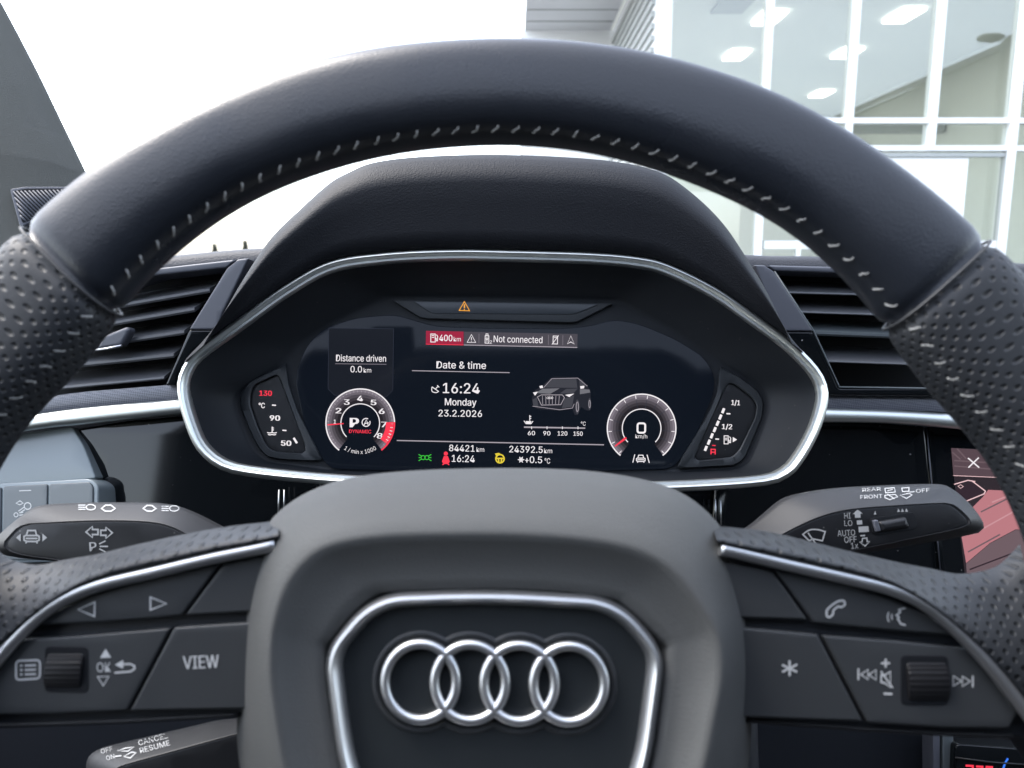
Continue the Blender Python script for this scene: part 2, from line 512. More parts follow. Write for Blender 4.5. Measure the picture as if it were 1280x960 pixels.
stitches('stitching', grip_r, arange(SR + 1.5, 112, 2.15), 160, 138, .9, r=.00042)

M_seam = mat('seam_piping', (.022, .023, .025), .55)
for a_ in (SL, SR):
    loopp = [rim_pt(a_, 360 * k / 48, .0002) for k in range(48)]
    v, f = sweep(loopp, ell(.0005, .0004, 8), rim_section(a_)[0] * 0 + (W.u * cos(R(a_)) - W.v * sin(R(a_))), closed=True)
    mk('seam', v, f, M_seam, wheel)
# ---- hub pad
HC = (619, 862); NP = 200
padO = crom([(300, 960), (296, 900), (298, 844), (302, 780), (311, 724), (325, 675), (345, 643), (385, 615), (440, 597), (520, 588), (640, 585), (740, 589), (815, 602), (862, 622), (898, 655), (920, 694), (933, 750), (939.5, 802), (940, 885), (935, 960), (915, 1080), (850, 1180), (620, 1210), (390, 1180), (320, 1080)], 8, True)
padC = crom([(354, 960), (343, 900), (336, 840), (339, 785), (352, 738), (375, 703), (410, 680), (470, 669), (540, 666), (640, 666), (735, 673), (800, 687), (842, 712), (879, 757), (899, 797), (903, 845), (893, 900), (880, 960), (850, 1060), (790, 1120), (620, 1140), (450, 1120), (382, 1060)], 8, True)
padE = crom([(424, 960), (402, 824), (411, 796), (460, 744), (495, 737), (614, 734.5), (703, 738), (764, 746), (780, 752), (830, 800), (835, 823), (817, 960), (780, 1050), (620, 1070), (460, 1050)], 8, True)
pO, pC, pE = (polar(q, HC, NP) for q in (padO, padC, padE))
mixp = lambda a, b, t: [lerp2(x, y, t) for x, y in zip(a, b)]
def L3(F, pts, z): return [F(x, y, z) for x, y in pts]
loops = [L3(W, mixp(pO, pC, .12), -.055), L3(W, mixp(pO, pC, .02), -.030), L3(W, pO, -.021), L3(W, mixp(pO, pC, .07), -.0145), L3(W, mixp(pO, pC, .22), -.0088),
         L3(W, mixp(pO, pC, .45), -.0035), L3(W, mixp(pO, pC, .75), .0012), L3(W, mixp(pO, pC, .95), .0036), L3(W, mixp(pC, pE, .05), .0040), L3(W, mixp(pC, pE, .18), .0026),
         L3(W, mixp(pC, pE, .45), .0002), L3(W, mixp(pC, pE, .8), -.0012), L3(W, pE, -.0014), L3(W, mixp(pE, [HC] * NP, .03), -.0045), L3(W, mixp(pE, [HC] * NP, .06), -.0075)]
v, f = loft(loops, True, True, True)
hub = mk('hub_pad', v, f, M_pad, wheel)

# emblem surround, panel and rings
frame_path = rpoly([(434, 960), (415, 818), (470, 752), (614, 747), (768, 756), (821, 818), (802, 960), (765, 1045), (470, 1045)], [60, 26, 40, 60, 40, 26, 60, 30, 30], 8)
fp = resample(dedup(frame_path), 160, True)
pth = L3(W, fp, -.0012)
prof = [(-.0023, -.003), (-.0023, -.0002), (-.0012, .0014), (-.0003, .0017), (.0003, .0013), (.0018, -.0016), (.0018, -.003)]
if area(fp) < 0: pth.reverse()
v, f = sweep(pth, prof, W.n, closed=True)
mk('emblem_frame', v, f, M_satin, wheel, autosmooth=35)
slab('emblem_panel', W, inset(fp, 2), -.006, -.0036, M_panel, wheel, bev=.0004)
emb_root = None
def tor(cx, cy, rx, ry, z, m, name, parent, tw=.00135, th=.0013):
    n = 64
    p = [W(cx + rx * cos(2 * pi * i / n), cy - ry * sin(2 * pi * i / n), z) for i in range(n)]
    v, f = sweep(p, ell(tw, th, 12), W.n, closed=True)
    return mk(name, v, f, m, parent)
for i in range(4):
    e = tor(525.8 + 61.8 * i, 852.2 + .9 * i, 44.4, 47.6, -.0018, M_satin, 'ring', wheel)
# lobed groove line round the rings
gl = []
for i in range(4):
    gl.append(arc(525.8 + 61.8 * i, 852.2 + .9 * i, 55.5, 0, 360, 72, 59))
slab_pts = []
import itertools
def union_lobes():
    cs = [(525.8 + 61.8 * i, 852.2 + .9 * i) for i in range(4)]; pts = []
    for i in range(720):
        a = 2 * pi * i / 720; best = 0
        dx, dy = cos(a), sin(a)
        for cx, cy in cs:
            # ray from the middle of the emblem against each circle (as an ellipse)
            ox, oy = 618.5 - cx, (853.5 - cy) / 1.065; ddx, ddy = dx, dy / 1.065
            A = ddx * ddx + ddy * ddy; B = 2 * (ox * ddx + oy * ddy); Cc = ox * ox + oy * oy - 57 ** 2
            D = B * B - 4 * A * Cc
            if D > 0: best = max(best, (-B + sqrt(D)) / (2 * A))
        pts.append((618.5 + dx * best, 853.5 + dy * best))
    return pts
ul = resample(union_lobes(), 300, True)
v, f = sweep(L3(W, ul, -.0036), ell(.0008, .0005, 8), W.n, closed=True)
mk('emblem_rim', v, f, M_button, wheel)

# ---- spokes
def spoke(A, B, label=None):
    N = 90; A = resample(crom(A, 6), N); B = resample(crom(B, 6), N); K = 14; vs, uvs, fs = [], [], []
    for i in range(N):
        for k in range(K + 1):
            t = k / K; px = lerp2(A[i], B[i], t)
            z = -.021 + .0165 * sin(pi / 2 * min(1, t / .7)) - .0045 * max(0, (t - .7) / .3)
            p = W(px[0], px[1], z)
            if k == 0: p = W(px[0], px[1], -.024)
            vs.append(p); uvs.append(W.uv(p))
    for i in range(N - 1):
        for k in range(K):
            a = i * (K + 1) + k; fs.append((a, a + 1, a + K + 2, a + K + 1))
    return mk('spoke', vs, fs, M_perf, wheel, True, uvs, label=label)
trimL = [(345, 680), (325.5, 685), (262, 698), (187, 716), (124, 731), (82, 748), (49, 770), (22, 796), (0, 821), (-40, 872), (-90, 950)]
topL = [(352, 650), (337, 652), (285, 658), (229, 668), (169, 681), (124, 692), (79, 700), (49, 706), (22, 702), (0, 690), (-30, 655)]
trimR = [(900, 686), (920, 690), (987, 706), (1062, 723), (1119, 738), (1156, 756), (1190, 783), (1231, 825), (1269, 872), (1300, 915), (1340, 975)]
topR = [(890, 656), (903, 658), (957.5, 664), (1010, 676), (1062, 689), (1119, 702), (1160, 710), (1197, 717), (1227, 714), (1250, 705), (1275, 680)]
spL = spoke(topL, trimL); spR = spoke(topR, trimR)
for tp in (trimL, trimR):
    p = L3(W, resample(crom(tp, 6), 80), -.0068)
    v, f = sweep(p, ell(.0019, .0018, 12), W.n)
    mk('spoke_trim', v, f, M_satin, wheel)
# button housings under the trims
def housing(trim, tail):
    pts = [p for p in crom(trim, 4)] + tail
    return slab('button_housing', W, pts, -.030, -.0115, M_dark, wheel, bev=.0006)
housing(trimL, [(-90, 915), (0, 908), (150, 903), (300, 894), (345, 890)])
housing(trimR, [(1340, 985), (1300, 925), (1265, 920), (1085, 911), (940, 901), (890, 895)])
def button(pts, r, z0=-.016, z1=-.0085, name='button', label=None, bev=.0007):
    return slab(name, W, rpoly(pts, r, 4), z0, z1, M_button, wheel, bev=bev, label=label)
zb = -.0084
L1 = button([(275.5, 704), (225, 714), (169, 728), (112, 744), (67, 765), (43, 782), (120, 778.5), (187, 773.5), (227, 769.5)], 3, label='arrow button')
L2 = button([(279.5, 704), (330, 694), (330, 764), (231, 769.5)], 3)
L3b = button([(28, 799), (112, 793.5), (213, 785), (158, 889), (60, 893), (0, 894), (-40, 890), (-30, 860)], 4, label='menu roller panel')
L4 = button([(217.5, 784), (330, 776.5), (330, 886), (162, 889)], 3, label='view button')
R1 = button([(905, 702), (929, 707), (965.5, 713), (1010, 775), (905, 772)], 3)
R2 = button([(970.5, 713.5), (1016, 721), (1062, 731), (1110, 747), (1150, 764), (1178, 781), (1196, 795), (1110, 788), (1017.5, 779)], 3, label='phone and voice button')
R3 = button([(905, 782.5), (1022.5, 793), (1079, 902), (905, 896)], 3, label='star button')
R4 = button([(1029, 794.5), (1120, 801), (1212, 811), (1245, 853), (1272, 893), (1262, 911), (1180, 910), (1085, 904)], 4, label='media roller panel')
# ridge line under the buttons
for ln in ([(-60, 912), (0, 907), (150, 901.5), (300, 893)], [(930, 900), (1085, 911.5), (1180, 917), (1266, 920)]):
    v, f = sweep(L3(W, resample(ln, 30), -.0115), ell(.0007, .0006, 8), W.n); mk('lower_trim', v, f, M_stalk, wheel)
# rollers: ridged drums lying in a recess
def roller(x0, y0, x1, y1, parent):
    slab('roller_recess', W, rpoly([(x0 - 5, y0 - 4), (x1 + 4, y0 - 3), (x1 + 4, y1 + 4), (x0 - 5, y1 + 3)], 7, 4), zb - .002, zb + .0001, M_groove, parent, bev=.0001)
    a = W(x0, (y0 + y1) / 2, zb - .0012); b = W(x1, (y0 + y1) / 2, zb - .0012)
    half = (W((x0 + x1) / 2, y0, zb) - W((x0 + x1) / 2, y1, zb)).length / 2 * 1.02
    n = 72; vs, fs = [], []
    up = W.v; nn = W.n
    for q, k in ((a, .93), (a.lerp(b, .06), 1), (a.lerp(b, .94), 1), (b, .93)):
        for i in range(n):
            t = 2 * pi * i / n; r = half * k * (1 if i % 3 else .955)
            vs.append(q + up * r * cos(t) + nn * r * .48 * sin(t))
    for s in range(3):
        for i in range(n):
            j = (i + 1) % n; fs.append((s * n + i, s * n + j, (s + 1) * n + j, (s + 1) * n + i))
    fs.append(tuple(range(n))); fs.append(tuple(reversed(range(3 * n, 4 * n))))
    mk('roller', vs, fs, M_scroll, parent, autosmooth=20)
roller(61, 812, 106, 862, L3b)
roller(1131, 823, 1181, 878, R4)
# symbols printed on the buttons
ic = lambda par, **k: icon('symbol', W, zb + .0001, M_print, par, **k)
ic(L1, strokes=[Cl([(97.5, 762), (118.5, 752.5), (118, 770.5)])], w=2.4)
ic(L1, strokes=[Cl([(188, 746.5), (208, 754.5), (188, 762.5)])], w=2.4)
ic(L3b, strokes=[Cl(rpoly([(20, 826), (50, 825), (50, 848), (20, 850)], 5), 2.2)] + [[(25, y), (28, y)] for y in (832, 837.5, 843)] + [[(31, y), (45, y - .5)] for y in (832, 837.5, 843)], w=2.2)
ic(L3b, fills=[[(132, 811), (139, 822), (125, 822.5)]], strokes=[Cl([(122, 846), (136, 845.5), (129, 857)], 1.8)])
text('lettering', W, 'OK', (121, 840), (138.5, 839.6), 11.5, M_print, L3b, z=zb + .0001)
ic(L3b, strokes=[[(143, 841), (163, 839.5), (168, 836), (168, 832.5), (163, 830), (152, 830.5)]], fills=[[(143.5, 831), (154, 825), (154, 836)]], w=2.2)
text('lettering', W, 'VIEW', (229, 836.5), (274, 834.5), 16, M_print, L4, z=zb + .0001, bold=.012)
# phone receiver
ph = crom([(1034, 770), (1036, 762), (1043, 755), (1050, 751), (1056, 753)], 5)
ic(R2, strokes=[Cl(rpoly([(1033, 763), (1039, 757), (1048, 751), (1055, 750.5), (1057, 756), (1050.5, 759.5), (1048, 757.5), (1041, 763.5), (1042, 767), (1037, 772), (1033.5, 770.5)], 2.5, 3), 2.2)])
# speaking face with sound waves
ic(R2, strokes=[[(1132, 760), (1123.5, 762), (1125.5, 765), (1120.6, 769), (1123.8, 771.5), (1122, 774), (1124, 776), (1125.5, 779.5), (1132, 781.5)]], w=1.9)
ic(R2, strokes=[arc(1121, 771, 6.5, 150, 212, 6), arc(1121, 771, 11.5, 150, 212, 6)], w=1.5)
ic(R3, strokes=[[(987, 825.5), (987, 845)], [(977.5, 831), (996.5, 840)], [(996.5, 830.5), (977.5, 840)]], w=2.6)
ic(R4, strokes=[[(1073, 835.5), (1073, 850)], Cl([(1076, 843), (1085, 837), (1085, 849.5)], 1.7), Cl([(1086, 843.3), (1095, 837.5), (1095, 850)], 1.7)], w=2)
ic(R4, strokes=[[(1107, 823.5), (1107, 834.5)], [(1101.5, 829), (1112.5, 829)]], w=2.4)
ic(R4, strokes=[Cl([(1101.5, 844), (1106, 844), (1113, 839.5), (1113, 859.5), (1106, 853.5), (1101.5, 853)], 1.9), [(1101, 839), (1116, 860)]], w=1.9)
ic(R4, strokes=[[(1104.5, 867), (1115.5, 867.5)]], w=2.6)
ic(R4, strokes=[Cl([(1191.5, 845), (1202, 851.3), (1191.5, 857.5)], 1.7), Cl([(1203, 845.3), (1213, 851.6), (1203, 858)], 1.7), [(1216, 844.5), (1216, 859)]], w=2)

# =================================================================== STALKS AND COLUMN
def stalk_body(F, sil, front, c, m_body, parent, zf=0.0, zb_=-.014, zback=-.034):
    N = 140; a, b = polar(sil, c, N), polar(front, c, N)
    lp = [L3(F, mixp(a, b, .10), zback), L3(F, mixp(a, b, .0), zb_ - .004), L3(F, mixp(a, b, .03), zb_), L3(F, mixp(a, b, .14), zb_ + (zf - zb_) * .35), L3(F, mixp(a, b, .90), zf - .0012),
          L3(F, mixp(a, b, .97), zf - .0002), L3(F, b, zf), L3(F, mixp(b, [c] * N, .02), zf - .0006)]
    v, f = loft(lp, True, True, True)
    mk('lever', v, f, m_body, parent)
    slab('lever_face', F, mixp(b, [c] * N, .035), zf - .003, zf - .0002, M_stalkf, parent, bev=.0004)
    return Surf(v, f)
SLF = Frame(130, 670, .33, tilt=8)
stL = thing('indicator_stalk', 'black indicator lever with white turn arrows and parking light symbol', 'lever', SLF(200, 690))
silL = crom([(-10, 688), (-6, 674), (8, 660), (28, 644), (50, 632), (100, 628.5), (160, 628), (210, 630), (245, 641), (290, 664), (360, 700), (360, 740), (240, 730), (120, 710), (66, 701.5), (20, 697)], 6, True)
froL = crom([(4, 682), (12, 669), (28, 656), (60, 653), (131, 650.5), (187, 652.5), (216, 659), (240, 672), (275, 695), (275, 712), (200, 713), (110, 706), (66, 699), (20, 692)], 6, True)
SURL = stalk_body(SLF, silL, froL, (140, 683), M_stalk, stL)
il = lambda **k: icon('symbol', SLF, .0001, M_prints, stL, **k)
def car_front(cx, cy, s):
    q = lambda x, y: (cx + x * s, cy + y * s)
    return [Cl([q(-.55, .55), q(-.9, .4), q(-.9, -.05), q(-.6, -.2), q(-.45, -.75), q(.45, -.75), q(.6, -.2), q(.9, -.05), q(.9, .4), q(.55, .55)]), [q(-.6, -.15), q(.6, -.15)], [q(-.7, .2), q(.7, .2)], [q(-.65, .5), q(-.65, .8)], [q(.65, .5), q(.65, .8)]]
il(strokes=car_front(39.5, 671, 10.5), fills=[[(20, 672), (26, 667), (26, 677)], [(59, 672), (53, 667), (53, 677)]], w=2.0)
def arrow_out(x0, y, x1, h, hd):
    s = 1 if x1 > x0 else -1; xm = x1 - s * hd
    return Cl([(x0, y - h * .45), (xm, y - h * .45), (xm, y - h), (x1, y), (xm, y + h), (xm, y + h * .45), (x0, y + h * .45)])
il(strokes=[arrow_out(122.5, 665, 107.5, 7, 8), arrow_out(126, 666, 140.5, 7, 8)], w=2)
text('lettering', SLF, 'P', (112, 689), (121, 688.5), 11, M_prints, stL, z=.0001, bold=.01)
il(strokes=[[(124, 680), (132, 676)], [(124.5, 683), (135, 683)], [(124, 686), (132, 690)]], w=1.6)
# symbols on the upper slope of the lever
def beam_sym(par, S_, x, y, k, w=1.2):
    icon('symbol', S_, .0002, M_prints, par, strokes=[[(x, y - 2.6), (x + k * 9, y - 2.6)], [(x, y), (x + k * 9, y)], [(x, y + 2.6), (x + k * 9, y + 2.6)],
         Cl(arc(x - k * 6, y, 5, 90, 270, 8, 3.4) + arc(x - k * 6, y, 6.5, -90, 90, 8, 3.4))], w=w)
beam_sym(stL, SURL, 107, 634.5, -1); beam_sym(stL, SURL, 211, 636, -1)
icon('symbol', SURL, .0002, M_prints, stL, strokes=[Cl([(127, 636), (132, 632), (139, 632), (144, 636), (139, 639.5), (132, 639.5)], 1.6)])
icon('symbol', SURL, .0002, M_prints, stL, strokes=[Cl([(179, 636), (184, 632.3), (190, 632.5), (195, 636.3), (190, 639.5), (184, 639.3)], 1.6)])

SRF = Frame(1090, 660, .33, tilt=8)
stR = thing('wiper_stalk', 'black wiper lever with printed speed settings and small ribbed roller', 'lever', SRF(980, 680))
silR = crom([(880, 690), (931, 660), (950, 645), (976, 624), (1002.5, 616), (1040, 610.5), (1085, 607.5), (1167.5, 605), (1190, 611), (1212.5, 630), (1228, 651), (1229, 662), (1216, 668), (1150, 680), (1085, 691), (980, 712), (880, 720)], 6, True)
froR = crom([(940, 690), (976, 669), (1010, 652), (1040, 641.5), (1070, 636), (1120, 632), (1179, 628.5), (1194, 632), (1211, 647), (1213, 655), (1197, 661), (1140, 673), (1092, 683), (1000, 700), (945, 705)], 6, True)
SURR = stalk_body(SRF, silR, froR, (1085, 660), M_stalk, stR)
ir = lambda **k: icon('symbol', SRF, .0001, M_prints, stR, **k)
tx = lambda s, a, b, h, **k: text('lettering', SRF, s, a, b, h, M_prints, stR, z=.0001, **k)
tx('HI', (1055.5, 648.5), (1063.5, 648), 7.2); tx('LO', (1055.5, 657.6), (1065.5, 657.2), 7); tx('AUTO', (1047, 670.5), (1069, 669.3), 7.4)
tx('OFF', (1055.5, 678.5), (1071, 677.7), 7.4); tx('1x', (1064, 686), (1073, 685.3), 7.4)
ir(fills=[[(1072, 637), (1078.5, 642), (1075.5, 642.2), (1075.8, 647), (1068.8, 647.3), (1068.5, 642.6), (1065.5, 642.8)]])
ir(fills=[[(1071, 650.5), (1077.5, 650.2), (1078, 655.5), (1071.3, 655.8)], [(1073, 658.3), (1085.5, 657.6), (1086.2, 664.6), (1073.5, 665.4)], [(1075.5, 668.8), (1081.3, 668.4), (1081.4, 670.2), (1075.6, 670.6)]])
ir(strokes=[Cl([(1078, 673), (1083.5, 672.6), (1084, 677), (1087, 677), (1081.3, 682.5), (1074.5, 677.6), (1077.6, 677.4)], 1.5)])
ir(strokes=[Cl(crom([(1003.5, 668), (1012, 662.5), (1022, 662), (1031.5, 664.5)], 4) + [(1028, 676), (1016, 673.5), (1011.5, 676)], 1.8), [(1010, 666), (1020, 680)]], w=1.8)
def tw(t_, a, b, h): return text('lettering', SURR, t_, a, b, h, M_prints, stR, z=.0002)
tw('REAR', (1078, 615), (1101, 613.4), 4.2); tw('FRONT', (1075.5, 624.2), (1103, 622.6), 4.6); tw('OFF', (1145, 616.6), (1162, 615), 4.6)
icon('symbol', SURR, .0002, M_prints, stR, strokes=[Cl([(1106, 611), (1118, 610), (1119, 615.5), (1107, 616.5)], 1.1), [(1109, 614), (1116, 612)], Cl([(1127, 610.5), (1136, 609.8), (1136, 614.5), (1128, 615)], 1.1),
     Cl([(1106, 619.5), (1119, 618.5), (1122, 621.5), (1112, 625), (1106, 622.5)], 1.1), [(1109, 618), (1118, 624)], Cl([(1125, 619.5), (1136, 617), (1140, 619), (1133, 623.5)], 1.2), [(1137, 615.5), (1143, 615)]], w=1.1)
ir(fills=[[(1094, 638.5), (1095.5, 643), (1092, 643.4)]] + [[(1122.7 + 5 * k, 635.7 - .2 * k), (1125.2 + 5 * k, 639.6), (1121.3 + 5 * k, 640)] for k in range(3)])
slab('roller_recess', SRF, rpoly([(1088, 648), (1142, 640), (1147, 657), (1143, 662), (1100, 669), (1091, 667)], 3, 3), -.001, .0003, M_groove, stR, bev=.0001)
v, f = plate(SRF, rpoly([(1099, 652), (1134, 646), (1139, 660), (1102, 665.5)], 3, 3), -.001, .0022, .0018, 5)
mk('roller', v, f, M_stalkf, stR, autosmooth=50)
v, f = plate(SRF, rpoly([(1092, 650.5), (1098, 649.8), (1102, 664), (1096, 665)], 1, 3), -.001, .0021, .0006, 3)
mk('roller_mark', v, f, M_greyplast, stR, autosmooth=50)

SCF = Frame(220, 950, .30, tilt=8)
stC = thing('cruise_stalk', 'slanted cruise control lever with printed cancel and resume words', 'lever', SCF(300, 960))
silC = [(107, 957), (110, 946), (118, 939), (132, 933), (272, 900), (292, 898), (360, 890), (360, 1030), (140, 1030), (112, 990)]
froC = [(142, 962), (152, 957), (297, 917), (360, 905), (360, 1030), (150, 1030), (135, 985)]
SURC = stalk_body(SCF, rpoly(silC, 6, 4), rpoly(froC, 6, 4), (230, 968), M_stalk, stC, zb_=-.020, zback=-.036)
def tc(t_, a, b, h): return text('lettering', SURC, t_, a, b, h, M_prints, stC, z=.0002)
tc('CANCEL', (174, 932.5), (210, 923), 6.5); tc('RESUME', (176, 942), (213, 932), 6.5)
tc('OFF', (127, 942.5), (141, 939), 5.5); tc('ON', (134, 951), (144, 948.2), 5.5)
icon('symbol', SURC, .0002, M_prints, stC, strokes=[Cl([(146, 939), (158, 935.5), (168, 934), (160, 939.5)], 1.6), Cl([(155, 946), (165, 940.5), (170, 941.5), (163, 948)], 1.6), [(144, 946), (152, 945)]])
icon('symbol', SURC, .0002, M_prints, stC, strokes=[Cl([(218, 962), (226, 952), (236, 957), (231, 966)], 2), [(233, 955.5), (241, 953.5)], [(237, 951), (237.5, 958)]], w=2)

colm = thing('steering_column', 'black steering column shroud behind the wheel hub', 'column', P(620, 760, .33))
CF = Frame(620, 760, .335, tilt=9)
slab('shroud', CF, rpoly([(330, 660), (400, 640), (860, 640), (915, 660), (950, 800), (960, 1150), (280, 1150), (300, 800)], 30, 5), -.12, 0, M_dark, colm, bev=.008, seg=5)

# =================================================================== INSTRUMENT CLUSTER
CL = Frame(628, 470, .452, tilt=7)
clu = thing('instrument_cluster', 'digital instrument cluster in a silver rimmed binnacle behind the steering wheel', 'instrument cluster', CL.o)
CC = (630, 480); NC = 240
bezP = crom([(640, 313), (560, 312), (480, 316), (412, 327), (356, 357), (300, 397), (245, 438), (227, 463), (222.5, 488), (231, 525), (247, 561), (276, 585), (319, 595), (412, 604), (520, 610), (640, 613), (740, 614), (837, 613), (950, 606), (985, 595), (1003, 576), (1022, 542), (1033, 508), (1033.5, 484), (1021, 459), (987, 425), (942, 392), (894, 359), (837, 331), (800, 321.5), (740, 316)], 8, True)
bz = polar(bezP, CC, NC)
ZB = .022
pathp = inset(bz, 6.0)
pth = L3(CL, pathp, ZB)
if area(pathp) < 0: pth = pth[::-1]
prof = [(-.0034, -.006), (-.0036, -.001), (-.0026, .0012), (-.0010, .0018), (.0003, .0010), (.0008, -.0004), (.0020, -.0006), (.0026, -.0018), (.0026, -.006)]
v, f = sweep(pth, prof, CL.n, closed=True); mk('bezel', v, f, M_bezel, clu, autosmooth=50)
inner = rpoly([(298, 492), (356, 458), (376, 430), (410, 408), (486, 372), (770, 376), (835, 412), (880, 442), (897, 455), (950, 484), (958, 505), (932, 578), (915, 587), (640, 594), (420, 588), (335, 578), (318, 562), (297, 510)], 10, 5)
inn = polar(inner, CC, NC)
bin_ = inset(bz, 9)
lp = [L3(CL, bin_, ZB - .001), L3(CL, mixp(bin_, inn, .25), ZB - .010), L3(CL, mixp(bin_, inn, .9), -.0125), L3(CL, inn, -.0135), L3(CL, mixp(inn, [CC] * NC, .02), -.0135)]
v, f = loft(lp, True, False, True); mk('binnacle', v, f, M_funnel, clu)
# warning lamp strip
slab('warning_strip', CL, rpoly([(490, 375), (767, 379), (722, 402), (715, 403), (532, 398), (524, 396)], 3, 3), -.014, -.0105, M_pod, clu, bev=.0005)
slab('strip_window', CL, rpoly([(516, 376.5), (750, 380), (718, 393), (540, 392)], 6, 3), -.0115, -.0100, mat('strip_plastic', (.022, .027, .033), .35), clu, bev=.0003)
wl = icon('warning_light', CL, -.0098, E_amber, clu, strokes=[Cl([(580.5, 377), (587, 388.5), (574, 388)], 1.5), [(580.6, 380.5), (580.5, 385)], [(580.5, 386), (580.5, 387.2)]], w=1.5)
# display
ZS = -.0120
scr = rpoly([(369, 478), (372, 458), (384, 430), (405, 410), (445, 397), (494, 393), (520, 401), (545, 408), (600, 410), (700, 411), (735, 408), (768, 399), (800, 405), (845, 424), (880, 446), (893, 468), (893, 490), (870, 545), (842, 586), (640, 592), (410, 586), (380, 530)], 14, 5)
display = slab('display', CL, scr, -.0145, ZS, M_screen, clu, bev=.0004)
zs = ZS + .00025
def t(s, a, b, h, m=E_white, **k): return text('lettering', CL, s, a, b, h, m, display, z=zs + .00015, **k)
def di(m, strokes=(), fills=(), w=1.1, name='symbol', dz=0): return icon(name, CL, zs + dz, m, display, strokes=strokes, fills=fills, w=w)
di(E_box, fills=[[(411, 410), (492, 411), (491, 488), (483, 496), (418, 494), (410, 486)]], name='info_panel')
di(E_boxline, strokes=[Cl([(411, 410), (492, 411), (491, 488), (483, 496), (418, 494), (410, 486)], .6)], dz=.0001, name='info_panel_edge')
t('Distance driven', (420, 451.5), (482.5, 452.2), 8.2, bold=.006); di(E_mid, strokes=[[(419, 454.6), (483, 455.4)]], w=.9, dz=.0001)
t('0.0', (438, 465.3), (452.5, 465.5), 7.8, bold=.006); t('km', (454.5, 465.5), (464, 465.6), 5.6)
# top bar
di(E_redbox, fills=[[(532.5, 413.5), (579.5, 414.5), (579.3, 430.8), (532.3, 429.8)]], name='status_bar')
di(E_greybar, fills=[[(580, 414.6), (722, 417.5), (721.6, 434), (579.8, 430.9)]], name='status_bar')
di(E_dim, strokes=[[(579.8, 431.2), (721.6, 434.3)]], w=1.0, dz=.0001)
di(E_red, strokes=[[(532.3, 430.2), (579.3, 431.2)]], w=.8, dz=.0001)
for q_ in ([(598.8, 417), (598.6, 429)], [(685.6, 418.5), (685.4, 431)], [(703.6, 419), (703.4, 431.5)]): di(E_mid, strokes=[q_], w=.7, dz=.0001, name='bar_divider')
def pump(x, y, s, m, w=1.0):
    q = lambda a, b: (x + a * s, y + b * s)
    di(m, strokes=[Cl([q(0, 1), q(0, 0), q(.55, 0), q(.55, 1)], w), [q(.12, .18), q(.43, .18)], [q(.12, .42), q(.43, .42)], [q(-.06, 1), q(.61, 1)], [q(.55, .5), q(.68, .55), q(.70, .85), q(.84, .85), q(.86, .3), q(.70, .08)]], w=w, dz=.0002)
pump(538.5, 417.5, 10, E_white)
t('400', (549, 426.2), (565.5, 426.5), 7.8, bold=.012); t('km', (567, 426.5), (576, 426.7), 5.4)
di(E_white, strokes=[Cl([(589.3, 418.2), (594.6, 428), (584, 427.8)], 1.0), [(589.3, 421.5), (589.3, 425)], [(589.3, 426), (589.3, 426.8)]], w=.9, dz=.0002)
di(E_white, strokes=[Cl([(606.5, 419.6), (611, 419.7), (611, 429), (606.3, 428.8)], .9), Cl([(607.5, 417.3), (610, 417.4), (610, 419.6), (607.5, 419.5)], .8), [(608.7, 421), (608.7, 427.5)], [(607.3, 423), (608.7, 425), (610.2, 423)]], w=.8, dz=.0002)
t('2', (612, 429.5), (615, 429.6), 4)
t('Not connected', (617, 427.6), (678, 429), 8.2, bold=.004)
di(E_white, strokes=[Cl([(691.5, 420), (697, 420.2), (696.8, 430), (691.3, 429.8)], .9), [(690, 430.5), (698.3, 419.3)], [(692.5, 422), (696, 422.1)]], w=.8, dz=.0002)
di(E_white, strokes=[Cl([(713.6, 419.8), (717.8, 430), (713.5, 427.4), (709.2, 429.8)], 1.0)], dz=.0002)
# date and time
t('Date & time', (545.5, 460.3), (607.5, 461.2), 8.8, bold=.006); di(E_dim, strokes=[[(515, 463.3), (637, 465.8)]], w=1.0, dz=.0001)
di(E_white, strokes=[crom([(540, 483.5), (540, 489), (545, 490.8), (548.5, 489)], 4), [(540, 483.5), (548.5, 489.5)], [(544.5, 486), (547.5, 483)], [(546.5, 481.6), (549, 484.2)]], w=1.0, dz=.0002)
t('16:24', (553.5, 491.3), (599.5, 491.9), 12.6, bold=.006)
t('Monday', (556, 506.5), (595.5, 507.2), 8.6, bold=.008); t('23.2.2026', (548, 520.4), (602.5, 521.2), 8.2, bold=.008)
di(E_dim, strokes=[[(496, 550.6), (755, 556)]], w=1.3, dz=.0001)
t('84421', (561.3, 563.8), (593.2, 564.6), 8, bold=.006); t('km', (595.6, 564.6), (605.2, 564.8), 5.6)
t('24392.5', (636.5, 565.3), (678.3, 566.2), 8, bold=.006); t('km', (680.2, 566.2), (690.2, 566.4), 5.6)
t('16:24', (564.6, 577.2), (593.3, 577.9), 8.6, bold=.006); t('0.5', (662, 578.6), (677.6, 579), 8.2, bold=.006)
t('+', (656.3, 578.6), (660.8, 578.7), 8, bold=.02); t('\u00b0C', (680.6, 579.3), (687.6, 579.5), 6.6)
di(E_white, strokes=[[(651.3 - 4 * cos(R(a)), 574.6 - 4 * sin(R(a))), (651.3 + 4 * cos(R(a)), 574.6 + 4 * sin(R(a)))] for a in (0, 60, 120)] + [Cl(arc(651.3, 574.6, 2.3, 0, 330, 8), .7)], w=1.0, dz=.0002)
